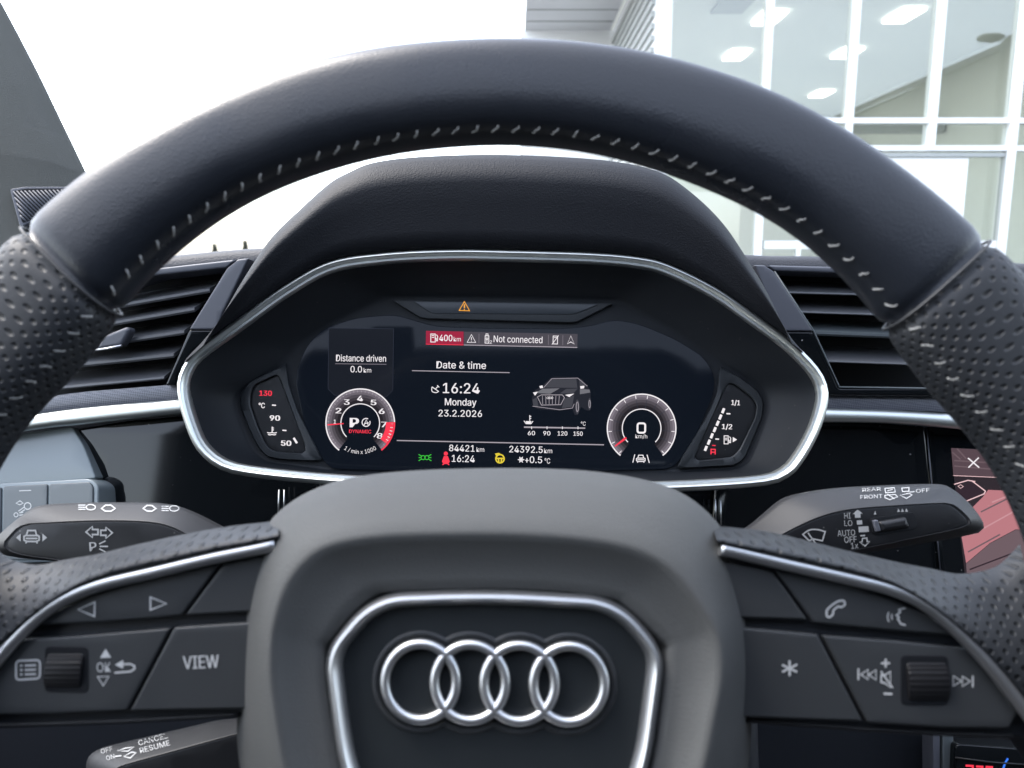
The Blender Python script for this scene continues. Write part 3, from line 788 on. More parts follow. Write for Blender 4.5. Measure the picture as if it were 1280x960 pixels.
# telltales
g = []
for s in (-1, 1):
    c = 531.2 + s * 1.7
    g += [Cl(arc(c + s * .6, 572, 2.6, 0, 340, 10), 1.0)] + [[(c + s * 2.8, 572 + k), (c + s * 6.3, 572 + k * 2.0)] for k in (-2, 0, 2)]
di(E_green, strokes=g, w=1.1, dz=.0002, name='side_light_telltale')
di(E_red, fills=[arc(557.3, 567, 2.6, 0, 345, 12), [(554.8, 570), (559.8, 570), (562.3, 577), (560, 580), (554.5, 580), (552.4, 577)]], strokes=[[(553, 581), (556, 579)], [(561.5, 581), (558.6, 579)]], w=1.4, dz=.0002, name='seat_belt_telltale')
di(E_yellow, strokes=[Cl(arc(625, 573.4, 5.2, 0, 348, 20), 1.7), [(620.4, 573), (629.8, 573)], [(623, 573.5), (623.5, 577.5)], [(627, 573.5), (626.5, 577.5)], [(620, 567.5), (624, 567)]], fills=[[(618.6, 567), (625.5, 566.5), (621, 571.5)]], w=1.8, dz=.0002, name='steering_telltale')

# ---- round gauges
def annulus(cx, cy, r0, r1, a0, a1, n=60):
    o, i = arc(cx, cy, r1, a0, a1, n), arc(cx, cy, r0, a0, a1, n)
    return [[o[k], o[k + 1], i[k + 1], i[k]] for k in range(n)]
def dial(cx, cy, name):
    for k, (ra, rb_) in enumerate(((25, 29), (29, 32.5), (32.5, 36), (36, 39), (39, 41.6))):
        icon('dial_band', CL, zs + .0001, E_g[k], display, fills=annulus(cx, cy, ra, rb_, 231, -51))
    icon('dial_ring', CL, zs + .00025, E_white, display, fills=annulus(cx, cy, 42.0, 43.6, 232, -52) + annulus(cx, cy, 23.6, 24.8, 225, -45))
TX, TY = 450.3, 529
dial(TX, TY, 'tachometer')
icon('red_zone', CL, zs + .0002, E_red, display, fills=annulus(TX, TY, 32, 41.6, 2, -38, 20))
icon('dial_ring', CL, zs + .0003, E_red, display, fills=annulus(TX, TY, 41.8, 43.7, 2, -52, 20))
def ticks(cx, cy, angs, r0, r1, w, m, z):
    icon('dial_ticks', CL, zs + z, m, display, strokes=[[(cx + r0 * cos(R(a)), cy - r0 * sin(R(a))), (cx + r1 * cos(R(a)), cy - r1 * sin(R(a)))] for a in angs], w=w)
ticks(TX, TY, [232 - 288 * k / 84 for k in range(0, 85)][4:-4:2], 38.6, 41.3, .5, E_dim, .0003)
ticks(TX, TY, [-8, -14, -20, -26, -32], 38, 41.3, .8, E_white, .0003)
for s, x, y in (('2', 423, 513.3), ('3', 433.3, 502.6), ('4', 450, 498), ('5', 466.8, 503), ('6', 477, 514), ('7', 480, 530.6), ('8', 474.6, 544.8)):
    t(s, (x - 3.7, y + 3.2), (x + 3.7, y + 3.4), 6.6, bold=.02)
t('1', (417, 529.5), (420, 529.6), 5, bold=.02)
icon('needle', CL, zs + .0006, E_red, display, fills=[[(409.3, 530.2), (429.5, 528.8), (429.5, 530.2), (409.3, 531.9)]])
t('P', (437, 534), (448.6, 534.2), 11.6, bold=.03)
di(E_white, strokes=[arc(457.6, 528, 5, 60, 380, 20), [(455, 531.5), (457.8, 524.5), (460.2, 531.2)], [(456, 529.4), (461, 528.5)]], w=1.1, dz=.0003)
t('DYNAMIC', (436.2, 541.2), (464, 541.8), 4.4, E_red, bold=.01)
def onarc(cx, cy, r, a0, a1): return lambda u, h: (cx + (r - h) * cos(R(a0 + (a1 - a0) * u)), cy - (r - h) * sin(R(a0 + (a1 - a0) * u)))
t('1 / min x 1000', (430, 560), (470, 560), 5.0, warp=onarc(TX, TY, 38.5, 238, 302))
SX, SY = 802, 535.5
dial(SX, SY, 'speedometer')
ticks(SX, SY, [228 - 276 * k / 13 for k in range(14)], 37.5, 41.6, .9, E_white, .0003)
ticks(SX, SY, [228 - 276 * k / 13 for k in range(1, 13)], 26, 36, .5, E_boxline, .0003)
icon('needle', CL, zs + .0006, E_red, display, fills=[[(768.2, 557.2), (781.5, 546.2), (783.6, 547.4), (782.4, 549.3), (768.8, 558.6)]])
di(E_white, strokes=[Cl(rpoly([(797, 529), (806.6, 529.2), (806.4, 541), (796.8, 540.8)], 3, 4), 2.3)], dz=.0004)
t('km/h', (794.3, 547.6), (809, 548), 4.8)
q = car_front(801, 573.5, 6)
di(E_white, strokes=q + [[(793.5, 568), (791, 578.2)], [(808.8, 568.4), (811.6, 578.6)]], w=1.1, dz=.0002)
# ---- little car picture on the display
Z = lambda pts: [(x / 3.765 + 620, y / 3.765 + 360) for x, y in pts]
di(E_car1, fills=[Z([(168, 520), (185, 480), (215, 462), (255, 425), (275, 418), (385, 420), (405, 430), (430, 460), (445, 485), (447, 560), (440, 578), (425, 575), (400, 560), (385, 598), (370, 598), (360, 570), (300, 578), (200, 570), (175, 560)])], name='car_picture')
di(E_car2, fills=[Z([(222, 468), (262, 430), (378, 428), (383, 470)]), Z([(392, 430), (402, 434), (425, 462), (395, 470)]), Z([(300, 497), (330, 475), (385, 473), (365, 495)]), Z([(172, 525), (192, 515), (200, 560), (176, 556)]), Z([(322, 520), (368, 505), (358, 560), (310, 565)])], name='car_picture', dz=.0001)
di(E_car2, fills=[[(721.7 + 2.6 * cos(R(a)), 508.5 + 9.2 * sin(R(a))) for a in range(0, 360, 24)], [(737 + 1.9 * cos(R(a)), 505 + 7.6 * sin(R(a))) for a in range(0, 360, 24)]], name='car_picture', dz=.00012)
di(E_car3, fills=[Z([(186, 494), (220, 474), (300, 472), (255, 498)]), Z([(395, 475), (440, 478), (443, 492), (395, 500)])], name='car_picture', dz=.00015)
di(E_dim, strokes=[Cl(Z([(195, 513), (213, 503), (312, 503), (322, 516), (305, 549), (214, 551)]), .8), Z([(225, 468), (262, 427), (385, 424), (430, 462)]), Z([(172, 556), (300, 573), (360, 565), (368, 545)])] + [Z([(218 + 16 * k, 507), (220 + 15 * k, 547)]) for k in range(6)] + [Cl([(721.7 + 1.5 * cos(R(a)), 508.5 + 6 * sin(R(a))) for a in range(0, 360, 30)], .7), Cl([(737 + 1.0 * cos(R(a)), 505 + 4.8 * sin(R(a))) for a in range(0, 360, 30)], .6)], w=.6, name='car_picture', dz=.0002)
di(E_white, fills=[Z([(174, 492), (197, 488), (184, 507)]), Z([(325, 503), (368, 497), (345, 513)]), Z([(204, 462), (218, 458), (222, 470), (208, 472)]), Z([(396, 462), (416, 460), (414, 472), (398, 474)])], name='car_picture', dz=.00025)
# grille rings of the little picture
di(E_white, strokes=[Cl([(x / 3.765 + 620 + 1.2 * cos(R(a)), 517 / 3.765 + 360 + 1.2 * sin(R(a))) for a in range(0, 360, 45)], .4) for x in (243, 250, 257, 264)], dz=.0003)
# oil temperature scale
di(E_dim, fills=[[(655, 533), (731.5, 534.4), (731.5, 536), (655, 534.8)]], name='temperature_scale')
di(E_white, strokes=[[(x, 533), (x, 536.4)] for x in (664.5, 683.8, 703, 722.5)], w=.9, dz=.0002, name='temperature_scale')
for s, a, b in (('60', 659.7, 668.8), ('90', 679, 688), ('120', 697, 709.2), ('150', 716.8, 728.4)):
    t(s, (a, 543.9 + (a - 660) * .012), (b, 544 + (a - 660) * .012), 5.2, bold=.012)
t('\u00b0C', (726, 532), (732, 532.2), 5)
di(E_white, strokes=[[(662.2, 519), (662.2, 526)], [(662.2, 520.5), (664, 520.5)], [(662.2, 523), (664, 523)], [(655, 526), (657.5, 529.5), (663.5, 529.7), (666.3, 526.5)]], fills=[[(657, 526.4), (664.5, 526.5), (663, 529.6), (658, 529.5)]], w=1.0, dz=.0002)

# ---- side pods
def pod(outer, inn_, c, label):
    a, b = polar(outer, c, 120), polar(inn_, c, 120)
    lp = [L3(CL, a, -.0145), L3(CL, a, -.0118), L3(CL, mixp(a, b, .12), -.0104), L3(CL, mixp(a, b, .82), -.0100), L3(CL, mixp(a, b, .97), -.0106), L3(CL, b, -.0125)]
    v, f = loft(lp); o = mk('side_gauge', v, f, M_pod, clu, autosmooth=45, label=label)
    slab('gauge_window', CL, b, -.0140, -.0122, M_stalkf, o, bev=.0001)
    return o
podL = pod(rpoly([(357, 452), (352, 458), (310, 478), (300, 492), (300, 508), (311, 536), (323, 560), (333, 571), (350, 574.5), (400, 577), (403, 574), (390, 548), (372, 513), (361, 480)], 6, 3),
           rpoly([(346, 468), (334, 474), (318, 481), (313, 493), (313, 507), (322, 533), (331, 553), (338, 562), (348, 564.5), (377, 566.5), (382.5, 563), (380, 555), (350, 475)], 4, 3), (343, 520), 'coolant temperature gauge')
podR = pod(rpoly([(897, 456), (906, 461.5), (922, 469), (947, 487), (955, 502), (953, 521), (931, 574), (920, 582), (848, 586), (846, 582), (869, 545), (888, 512), (896, 490), (899, 473)], 6, 3),
           rpoly([(911, 479), (918, 480), (940, 497), (946, 507), (943.5, 523), (924, 562), (915, 571), (874, 575.5), (868, 573), (870, 568), (907, 485)], 4, 3), (908, 528), 'fuel gauge')
zp = -.0120
def pt(s, a, b, h, m, par, **k): return text('lettering', CL, s, a, b, h, m, par, z=zp, **k)
def pi_(m, par, **k): return icon('symbol', CL, zp, m, par, **k)
pt('130', (324, 494.6), (340, 494.8), 6.4, E_red, podL, bold=.03); pt('\u00b0C', (323.2, 510), (331, 510.2), 6.6, E_white, podL, bold=.02)
pt('90', (337, 525.6), (350.2, 525.8), 6.4, E_white, podL, bold=.03); pt('50', (351, 557), (364.2, 557.3), 6.4, E_white, podL, bold=.03)
pi_(E_white, podL, strokes=[[(340, 506.3), (345, 506.7)], [(353, 537.8), (358, 538.2)]], w=1.6)
pi_(E_white, podL, strokes=[[(340.2, 533.3), (340.2, 541)], [(340.2, 535), (342.3, 535)], [(340.2, 537.4), (342.3, 537.4)], crom([(334, 540.6), (337, 541.3), (340, 540.6), (343, 541.3), (346, 540.6)], 3), crom([(335, 543), (337.5, 543.6), (340, 543), (342.5, 543.6), (345, 543)], 3)], w=1.2)
pi_(E_white, podL, strokes=[[(367, 547.3), (371.2, 554)]], w=2.6)
pt('1/1', (914, 506.2), (925, 506.6), 6.2, E_white, podR, bold=.02); pt('1/2', (902.2, 536.2), (915.2, 536.6), 6.2, E_white, podR, bold=.02)
pi_(E_white, podR, strokes=[[(908, 517), (913, 517.3)], [(894.2, 548.7), (898.8, 549)]], w=1.6)
pi_(E_red, podR, strokes=[[(890.2, 556.7), (894.6, 557)]], w=1.3)
pi_(E_red, podR, strokes=[[(888.8, 568), (888.8, 561.6), (894, 561.8), (894, 568.2)], [(888.8, 565.2), (894, 565.4)]], w=1.5)
for cx, cy in ((904, 513.4), (900.4, 521.3), (897, 529.1), (893.4, 537), (889.7, 544.8), (886.1, 552.7), (882.3, 560.5)):
    pi_(E_white, podR, strokes=[[(cx + 1.2, cy - 3), (cx - 1.2, cy + 3)]], w=3.2)
x, y, s = 905.2, 544.8, 10
qq = lambda a, b: (x + a * s, y + b * s)
pi_(E_white, podR, strokes=[Cl([qq(0, 1), qq(0, 0), qq(.5, 0), qq(.5, 1)], 1), [qq(.1, .3), qq(.4, .3)], [qq(.1, .5), qq(.4, .5)], [qq(.5, .5), qq(.63, .55), qq(.65, .85), qq(.8, .85), qq(.82, .3), qq(.66, .1)]], fills=[[(916, 546.3), (921.2, 549.5), (916, 552.8)]], w=1.0)

# ---- hood over the cluster
hoodS = [(262, 425), (277, 397), (300, 356), (337, 300), (375, 262), (412, 229), (437, 215), (464, 204), (512, 197), (587, 193.5), (655, 194), (730, 198), (775, 203), (805, 209), (837, 221), (875, 250), (905, 281), (931, 319), (957, 362), (976, 401), (985, 425)]
NS = 120
S = resample(crom(hoodS, 8), NS)
bzo = crom([(231, 452), (245, 436), (300, 395), (356, 355), (412, 325), (480, 314), (560, 310), (640, 311), (740, 314), (800, 319.5), (837, 329), (894, 357), (942, 390), (987, 423), (1004, 440)], 8)
Bz = resample(bzo, NS)
HB = Frame(628, 330, .425, tilt=7)
def hoodloop(t_, z, k=0.0):
    return [HB(*lerp2(lerp2(S[i], Bz[i], t_), (630, 440), k), z) for i in range(NS)]
lp = [hoodloop(-.0, -.32, .12), hoodloop(0, -.16, .05), hoodloop(0, -.06, .015), hoodloop(0, -.026, .003), hoodloop(0, -.0125), hoodloop(.05, -.0072), hoodloop(.11, -.0034), hoodloop(.17, -.0012), hoodloop(.23, .0000), hoodloop(.30, -.0002), hoodloop(.5, -.003), hoodloop(.8, -.0075), hoodloop(1.0, -.010), hoodloop(1.03, -.020)]
v, f = loft(lp, closed=False); mk('hood', v, f, M_hood, clu)

# =================================================================== DASHBOARD
dash = thing('dashboard', 'black dashboard with gloss panels, carbon weave strip and silver trim', 'dashboard', P(640, 700, .56))
# soft upper roll reaching forward to the windscreen
top = crom([(-260, 362), (-60, 345), (120, 328), (221, 319), (322, 310.5), (480, 306), (640, 305), (800, 308), (939, 319), (1025, 320.5), (1150, 324), (1269, 329), (1500, 338), (1900, 352)], 6)
top = resample(top, 100)
lp = []
for dy, d in ((22, .548), (13, .5485), (6, .5498), (2, .553), (.4, .559), (0, .57), (0, .62), (1, .8), (3, 1.15)):
    lp.append([P(x, y + dy, d) if d < .575 else P(320 + (x - 320) * .58 / d, 316 + (y - 316) * .58 / d + dy, d) for x, y in top])
v, f = loft(lp, closed=False); mk('top_pad', v, f, M_dash, dash)
FA = Frame(640, 600, .545, tilt=4)
def fascia(pts, name='fascia', m=M_gloss, z0=-.02, z1=0, F=FA, bev=.002, r=4, **k):
    return slab(name, F, rpoly(pts, r, 4), z0, z1, m, dash, bev=bev, **k)
# back wall behind vents and cluster
fascia([(-300, 352), (200, 336), (320, 322), (945, 330), (1300, 336), (1700, 350), (1700, 560), (-300, 560)], 'backing', M_dark, -.06, -.045)
fascia([(96, 536), (160, 526), (345, 510), (400, 600), (420, 760), (140, 760), (128, 640), (122, 600)], label='gloss black panel beside the cluster')
fascia([(900, 520), (1035, 524), (1157, 533), (1164, 600), (1176, 720), (1176, 800), (880, 800)], label='gloss black panel beside the touch screen')
fascia([(330, 600), (920, 600), (920, 900), (330, 900)], z1=-.004, z0=-.03)
# tilted facet at the door end; the mirrored sky is painted as its pale colour
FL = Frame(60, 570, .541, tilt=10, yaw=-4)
slab('fascia', FL, rpoly([(-160, 560), (30, 541), (90, 533), (104, 556), (114, 582), (120, 598), (60, 604), (-160, 612)], 4, 4), -.02, 0, M_skytone, dash, bev=.001, label='end panel of the fascia with mirrored sky in its pale colour')
# lower panels
fascia([(-300, 690), (150, 690), (340, 760), (340, 1400), (-300, 1400)], 'lower_panel', M_dark, -.05, -.03)
fascia([(860, 760), (1160, 740), (1160, 1400), (860, 1400)], 'lower_panel', M_dark, -.05, -.02)
# carbon strip and silver trim, both sides
def strip(pa, pb, m, name, dz=.004, bul=.003, d=.535, label=None):
    F = Frame(640, 505, d, tilt=4); N = 40; a, b = resample(crom(pa, 6), N), resample(crom(pb, 6), N)
    lp = []
    for t_, z in ((0, -.012), (0, 0), (.12, bul * .6), (.35, bul), (.65, bul), (.88, bul * .6), (1, 0), (1, -.012)):
        lp.append([F(*lerp2(a[i], b[i], t_), z) for i in range(N)])
    v, f = loft(lp, closed=False); return mk(name, v, f, m, dash, autosmooth=60, label=label)
strip([(-200, 528), (20, 503), (84, 492), (150, 486), (226, 480)], [(-200, 552), (20, 521), (84, 512), (150, 506), (226, 500)], M_carbon, 'carbon_strip', bul=.001)
strip([(-200, 552), (20, 521), (110, 509), (228, 498.5)], [(-200, 584), (20, 541), (110, 530), (228, 517.5)], M_bezel, 'silver_trim')
strip([(1030, 493.5), (1160, 496), (1300, 503), (1600, 520)], [(1030, 511), (1160, 514), (1300, 523), (1600, 545)], M_carbon, 'carbon_strip', bul=.001)
strip([(1028, 510), (1110, 512.5), (1190, 517), (1320, 527), (1600, 550)], [(1026, 528), (1110, 529.5), (1205, 537), (1320, 548), (1600, 575)], M_bezel, 'silver_trim')
# joint lines of the column surround
for x0, y0, x1, y1 in ((349, 612, 348, 642), (355.5, 612, 355, 640), (894, 624, 894.5, 652), (900.5, 625, 901, 656)):
    v, f = sweep([P(x0, y0, .532), P(x1, y1, .53)], ell(.0006, .0006, 8), Vector((0, -1, 0))); mk('joint_line', v, f, M_satin, dash)
# lower centre console edges
v, f = plate(FA, [(1166, 905), (1175, 905), (1177, 1100), (1168, 1100)], -.01, .004, .001); mk('console_edge', v, f, M_greyplast, dash, autosmooth=40)
v, f = plate(FA, [(1178, 905), (1192, 905), (1194, 1100), (1180, 1100)], -.01, .004, .001); mk('console_edge', v, f, M_switch, dash, autosmooth=40)

# ---- air vents
def vent(label, frame_polys, blades, back, black, d, side, rim_line=None):
    F = Frame(640, 420, d, tilt=0)
    o = thing('air_vent', label, 'air vent', F(*blades[0][0]), 'dashboard air vents')
    for fpz in frame_polys: slab('vent_frame', F, rpoly(fpz, 2, 3), -.02, .002, M_greyplast, o, bev=.0012)
    for b in black: slab('vent_cheek', F, rpoly(b, 3, 3), -.02, .001, M_gloss, o, bev=.0015)
    slab('vent_box', F, back, -.05, -.038, M_groove, o)
    fw = Vector((0, cos(R(12)), sin(R(12))))
    for a, b, th, m in blades:
        p, q = F(*a, -.004), F(*b, -.004)
        n = Vector((0, -sin(R(12)), cos(R(12))))
        prof_ = [(0, 0), (.0006, -th * .5), (.003, -th * .5), (.034, -th * .2), (.034, th * .2), (.003, th * .5), (.0006, th * .5)]
        lp = [[e + fw * s + n * h for s, h in prof_] for e in (p, q)]
        v, f = loft(lp, True, True, True); mk('louvre', v, f, m, o, autosmooth=30)
    if rim_line:
        v, f = sweep([F(*p, .001) for p in rim_line], ell(.0007, .0007, 8), F.n); mk('vent_edge', v, f, M_switch, o)
    return o, F
vl, VF = vent('slatted dashboard air vent with a silver slider tab, next to the light switches',
     [[(60, 372), (199, 335), (296, 324), (283, 334.5), (196, 344), (60, 384)], [(297, 324), (311, 322.5), (277, 394), (272, 412), (236, 412), (283.5, 335)]],
     [((120, 388), (262, 363.5), .003, M_blade), ((90, 414), (243, 387.5), .003, M_blade), ((70, 440), (230, 416), .003, M_blade), ((40, 463), (217, 445), .003, M_blade), ((30, 490), (205, 473), .0022, M_blade)],
     [(-60, 370), (290, 330), (232, 420), (205, 490), (-60, 510)], [[(236, 412), (273, 412), (240, 440), (222, 470), (220, 482), (206, 482)]], .53, -1)
# slider tab
v, f = plate(VF, rpoly([(120, 437), (128, 420), (158, 408), (163, 412), (152, 432)], 3, 3), -.004, .004, .002); tb = mk('slider_tab', v, f, M_greyplast, vl, autosmooth=40)
v, f = sweep([VF(118, 437.5, .003), VF(135, 435.5, .004), VF(152, 432, .004)], ell(.0008, .0008, 8), VF.n); mk('tab_edge', v, f, M_satin, tb)
vr, VF2 = vent('slatted dashboard air vent with thin bright blade edges, above the gloss fascia and touch screen',
     [[(957, 331.3), (1045, 333.5), (1180, 338), (1180, 346), (1045, 341), (968, 338.5)], [(943, 331), (956, 331.3), (967.5, 338.8), (1017, 414), (976, 414)]],
     [((984, 366), (1200, 372), .0016, M_blade), ((1001, 390.5), (1200, 397), .0016, M_blade), ((1018, 417), (1200, 424), .003, M_switch), ((1034, 452), (1200, 458), .0018, M_blade)],
     [(960, 335), (1240, 340), (1240, 500), (1050, 490)], [[(976, 414), (1017.5, 414), (1049, 485), (1200, 485), (1200, 496), (1036, 494), (1025, 462)]], .53, 1,
     [(968, 339), (1017, 414), (1049, 484), (1120, 485), (1190, 486)])

# ---- light switch panel
LSF = Frame(50, 640, .53, tilt=10, yaw=-8)
ls = thing('light_switch_panel', 'grey push button panel for the headlights below the pale end panel of the fascia', 'switch panel', LSF.o)
slab('surround', LSF, rpoly([(-120, 608), (60, 601), (112, 598), (123, 606), (122, 700), (-120, 710)], 8, 5), -.02, 0, M_skytone, ls, bev=.0012)
for i, pts in enumerate(([(-110, 613), (1, 609), (0, 700), (-110, 704)], [(4, 608), (59, 605), (57, 700), (3, 700)], [(61.5, 605), (111, 602.5), (116, 608), (115, 700), (60, 700)])):
    b = slab('push_button', LSF, rpoly(pts, 3, 3), -.002, .0012, M_switch, ls, bev=.0006)
    if i == 1: SWB = b
icon('symbol', LSF, .0014, M_print, SWB, strokes=[Cl(arc(34.5, 632.5, 4.2, 0, 345, 14), 1.3), Cl([(20, 629), (25, 626), (29, 629), (24.5, 631)], 1.2), [(23, 639), (30, 634)], [(25, 641), (31, 637)], [(24, 613.5), (39, 613)]], w=1.2)
icon('symbol', LSF, .0014, M_print, SWB, strokes=[Cl(arc(20, 643.5, 2.6, 0, 345, 10), 1), [(24, 641), (29, 640.5)], [(24, 644), (29, 643.5)]], w=1.2)

# ---- touch screen
TF = Frame(1220, 630, .54, tilt=6, yaw=-6)
ts = thing('infotainment_screen', 'black touch screen showing a white cross above a pink map, beside the rim', 'touch screen', TF.o)
hs = slab('screen_housing', TF, rpoly([(1161, 533), (1320, 545), (1620, 560), (1640, 760), (1180, 740), (1168, 650)], 3, 3), -.02, 0, M_gloss, ts, bev=.001)
v, f = sweep([TF(1158.5, 536, .0005), TF(1164.5, 604, .0005), TF(1171, 665, .0005), TF(1175.5, 715, .0005)], ell(.0005, .0005, 8), TF.n); mk('screen_edge', v, f, M_greyplast, ts)
dp = slab('display', TF, [(1189, 560), (1560, 577), (1580, 760), (1209, 744)], -.001, .0004, mat('touch_display', (.003, .003, .004), .12, spec=.4, emit=(.03, .022, .027)), ts, bev=.0001)
zt = .0006
K3 = lambda pts: [(a / 4.364 + 1100, b / 4.364 + 500) for a, b in pts]
sheet('map_area', TF, [K3([(590, 490), (700, 495), (900, 480), (1200, 500), (1200, 760), (740, 705), (600, 780), (470, 890), (445, 745), (420, 640), (500, 590), (560, 530)])], zt, E_pink, dp)
sheet('map_area', TF, [K3([(470, 893), (600, 783), (740, 708), (1200, 765), (1200, 1000), (480, 1050)])], zt, E_brown3, dp)
sheet('close_tile', TF, [K3([(388, 262), (640, 275), (900, 285), (900, 425), (635, 418), (400, 408)])], zt, E_brown, dp)
icon('symbol', TF, zt + .0002, E_brown3, dp, strokes=[K3([(395, 285), (440, 325)]), K3([(420, 265), (470, 320)]), K3([(405, 330), (640, 345)]), K3([(405, 360), (640, 380)])], w=1.6)
sheet('map_car', TF, [K3([(415, 490), (500, 445), (560, 500), (545, 515), (470, 545), (420, 540)])], zt + .0001, E_brown2, dp)
icon('map_car', TF, zt + .0003, E_pinkline, dp, strokes=[K3([(405, 460), (480, 438), (520, 445)]), K3([(500, 440), (575, 497), (568, 512), (470, 552)]), Cl(K3([(425, 470), (440, 462), (455, 472), (440, 482)]), .7)], w=1.3)
for a_, b_, m_ in (((1226, 640), (1262, 622), E_brown3), ((1216, 668), (1266, 640), E_pinkline2), ((1210, 690), (1250, 668), E_brown3), ((1240, 628), (1264, 618), E_pinkline2), ((1212, 712), (1270, 690), E_brown2)):
    icon('map_mark', TF, zt + .0001, m_, dp, strokes=[[a_, b_]], w=1.8)
icon('close_cross', TF, zt + .0004, E_white, dp, strokes=[[(1210, 572.5), (1224, 584.5)], [(1223.5, 572), (1210.5, 584.5)]], w=1.6)
icon('tile_edge', TF, zt + .0004, E_pinkline, dp, strokes=[K3([(400, 412), (635, 422), (640, 380)])], w=.8)

# ---- climate panel
KF = Frame(1230, 960, .52, tilt=8)
kp = thing('climate_panel', 'black heating control panel with glowing red digits below the button spoke', 'climate panel', KF.o)
slab('panel', KF, rpoly([(1195, 930), (1400, 945), (1400, 1100), (1195, 1100)], 6, 3), -.02, 0, M_gloss, kp, bev=.001)
v, f = sweep([KF(1194, 947, .001), KF(1241, 953, .001), KF(1300, 957, .001)], ell(.0006, .0006, 8), KF.n); mk('panel_edge', v, f, M_stalk, kp)
icon('digit_display', KF, .0004, E_red, kp, strokes=[[(1207, 957), (1216, 957.5), (1216, 968), (1208, 968), (1208, 978)], [(1220, 958), (1228, 958.5), (1228, 968), (1220, 968), (1220, 978)], [(1232, 958.5), (1240, 959), (1240, 978), (1232, 978), (1232, 960)]], w=2.6)
icon('dial_light', KF, .0004, E_blue, kp, strokes=[crom([(1260, 948), (1256, 955), (1253.5, 965), (1254, 980)], 4)], w=2.6)

# =================================================================== CAR BODY (pillar, doors, unseen roof part and rear panels that darken reflections)
body = thing('car_body', 'pale cloth windscreen pillar with small ribbed speaker grille against the white sky', 'car pillar', Vector((-.55, .8, .1)))
PF = Frame(40, 150, .72, tilt=12, yaw=22)
pe = [(-88, -160), (4, 8), (45, 86), (76, 150), (110, 221), (160, 330)]
N = 40
edge = resample(crom(pe, 8), N)
lp = []
for off, z in ((-16, -.07), (-3, -.03), (0, -.010), (-5, -.002), (-40, .010), (-90, .012), (-160, .004), (-260, -.02), (-420, -.10)):
    lp.append([PF(x + off, y + (off * .1 if off < 0 else 0), z) for x, y in edge])
v, f = loft(lp, closed=False); pil = mk('pillar', v, f, M_pillar, body)
# tweeter grille: dark frame and fine slanted ribs
PG = PF
gr = slab('speaker_grille', PG, rpoly([(12, 236), (30, 233), (120, 233), (60, 268), (25, 284)], 4, 4), -.002, .0150, M_greyplast, pil, bev=.001)
slab('grille_mesh', PG, rpoly([(16, 239), (32, 235.5), (114, 235.5), (58, 266), (28, 279)], 3, 4), .012, .0154, M_groove, gr, bev=.0002)
rb = []
for k in range(26):
    x = -20 + k * 5.2
    rb += ribbon([(x, 236), (x + 44, 280)], 1.8)
poly = [(16, 239), (114, 236), (58, 266), (28, 279)]
def clip(seg, poly):
    (x0, y0), (x1, y1) = seg; t0, t1 = 0, 1; s = 1 if area(poly) > 0 else -1
    for i in range(len(poly)):
        a, b = poly[i - 1], poly[i]; ex, ey = b[0] - a[0], b[1] - a[1]
        f0 = s * (ex * (y0 - a[1]) - ey * (x0 - a[0])); f1 = s * (ex * (y1 - a[1]) - ey * (x1 - a[0]))
        if f0 < 0 and f1 < 0: return None
        if f0 < 0: t0 = max(t0, f0 / (f0 - f1))
        elif f1 < 0: t1 = min(t1, f0 / (f0 - f1))
    if t0 >= t1: return None
    return [lerp2(seg[0], seg[1], t0), lerp2(seg[0], seg[1], t1)]
rr = []
for k in range(30):
    x = -40 + k * 5.2
    s_ = clip([(x, 230), (x + 60, 290)], poly)
    if s_ and math.dist(*s_) > 3: rr.append(sweep([PG(*s_[0], .0158), PG(*s_[1], .0158)], ell(.0008, .0006, 6), PG.n))
v, f = join(rr); mk('grille_ribs', v, f, M_greyplast, gr)
M_lining = mat('roof_sky_block', (.30, .30, .29), .9)
M_trimd = mat('door_trim', (.03, .03, .033), .6)
for x0, x1 in ((-.66, -.60), (1.12, 1.18)):
    v, f = box((x0, -1.7, .2), (x1, 1.0, 1.10)); mk('door_panel', v, f, M_trimd, body, False)
v, f = box((-.62, -1.78, .2), (1.15, -1.7, 1.45)); mk('rear_panel', v, f, M_trimd, body, False)  # unseen, raised high so the glossy panels mirror a dark rear
v, f = box((-.62, -1.7, .18), (1.15, 1.2, .22)); mk('floor_carpet', v, f, M_trimd, body, False)
v, f = box((-.62, 1.16, .2), (1.15, 1.22, 1.16)); mk('bulkhead', v, f, M_trimd, body, False)
v, f = box((-.62, -1.7, 1.56), (1.15, -.20, 1.60)); mk('roof_sky_block', v, f, M_trimd, body, False)  # unseen part of a roof, sized to keep sky out of the display reflection
# seat backs behind the camera, unseen, put in so gloss parts reflect dark
for x0, x1 in ((-.32, .26), (.42, 1.0)):
    v, f = box((x0, -.75, .4), (x1, -.5, 1.42)); mk('seat_back', v, f, M_trimd, body, False)
for x0, x1 in ((-.64, -.61), (1.13, 1.16)):
    v, f = box((x0, -1.7, 1.1), (x1, -.30, 1.55)); mk('rear_side_block', v, f, M_trimd, body, False)  # unseen, added over the rear side windows to darken the fascia reflections

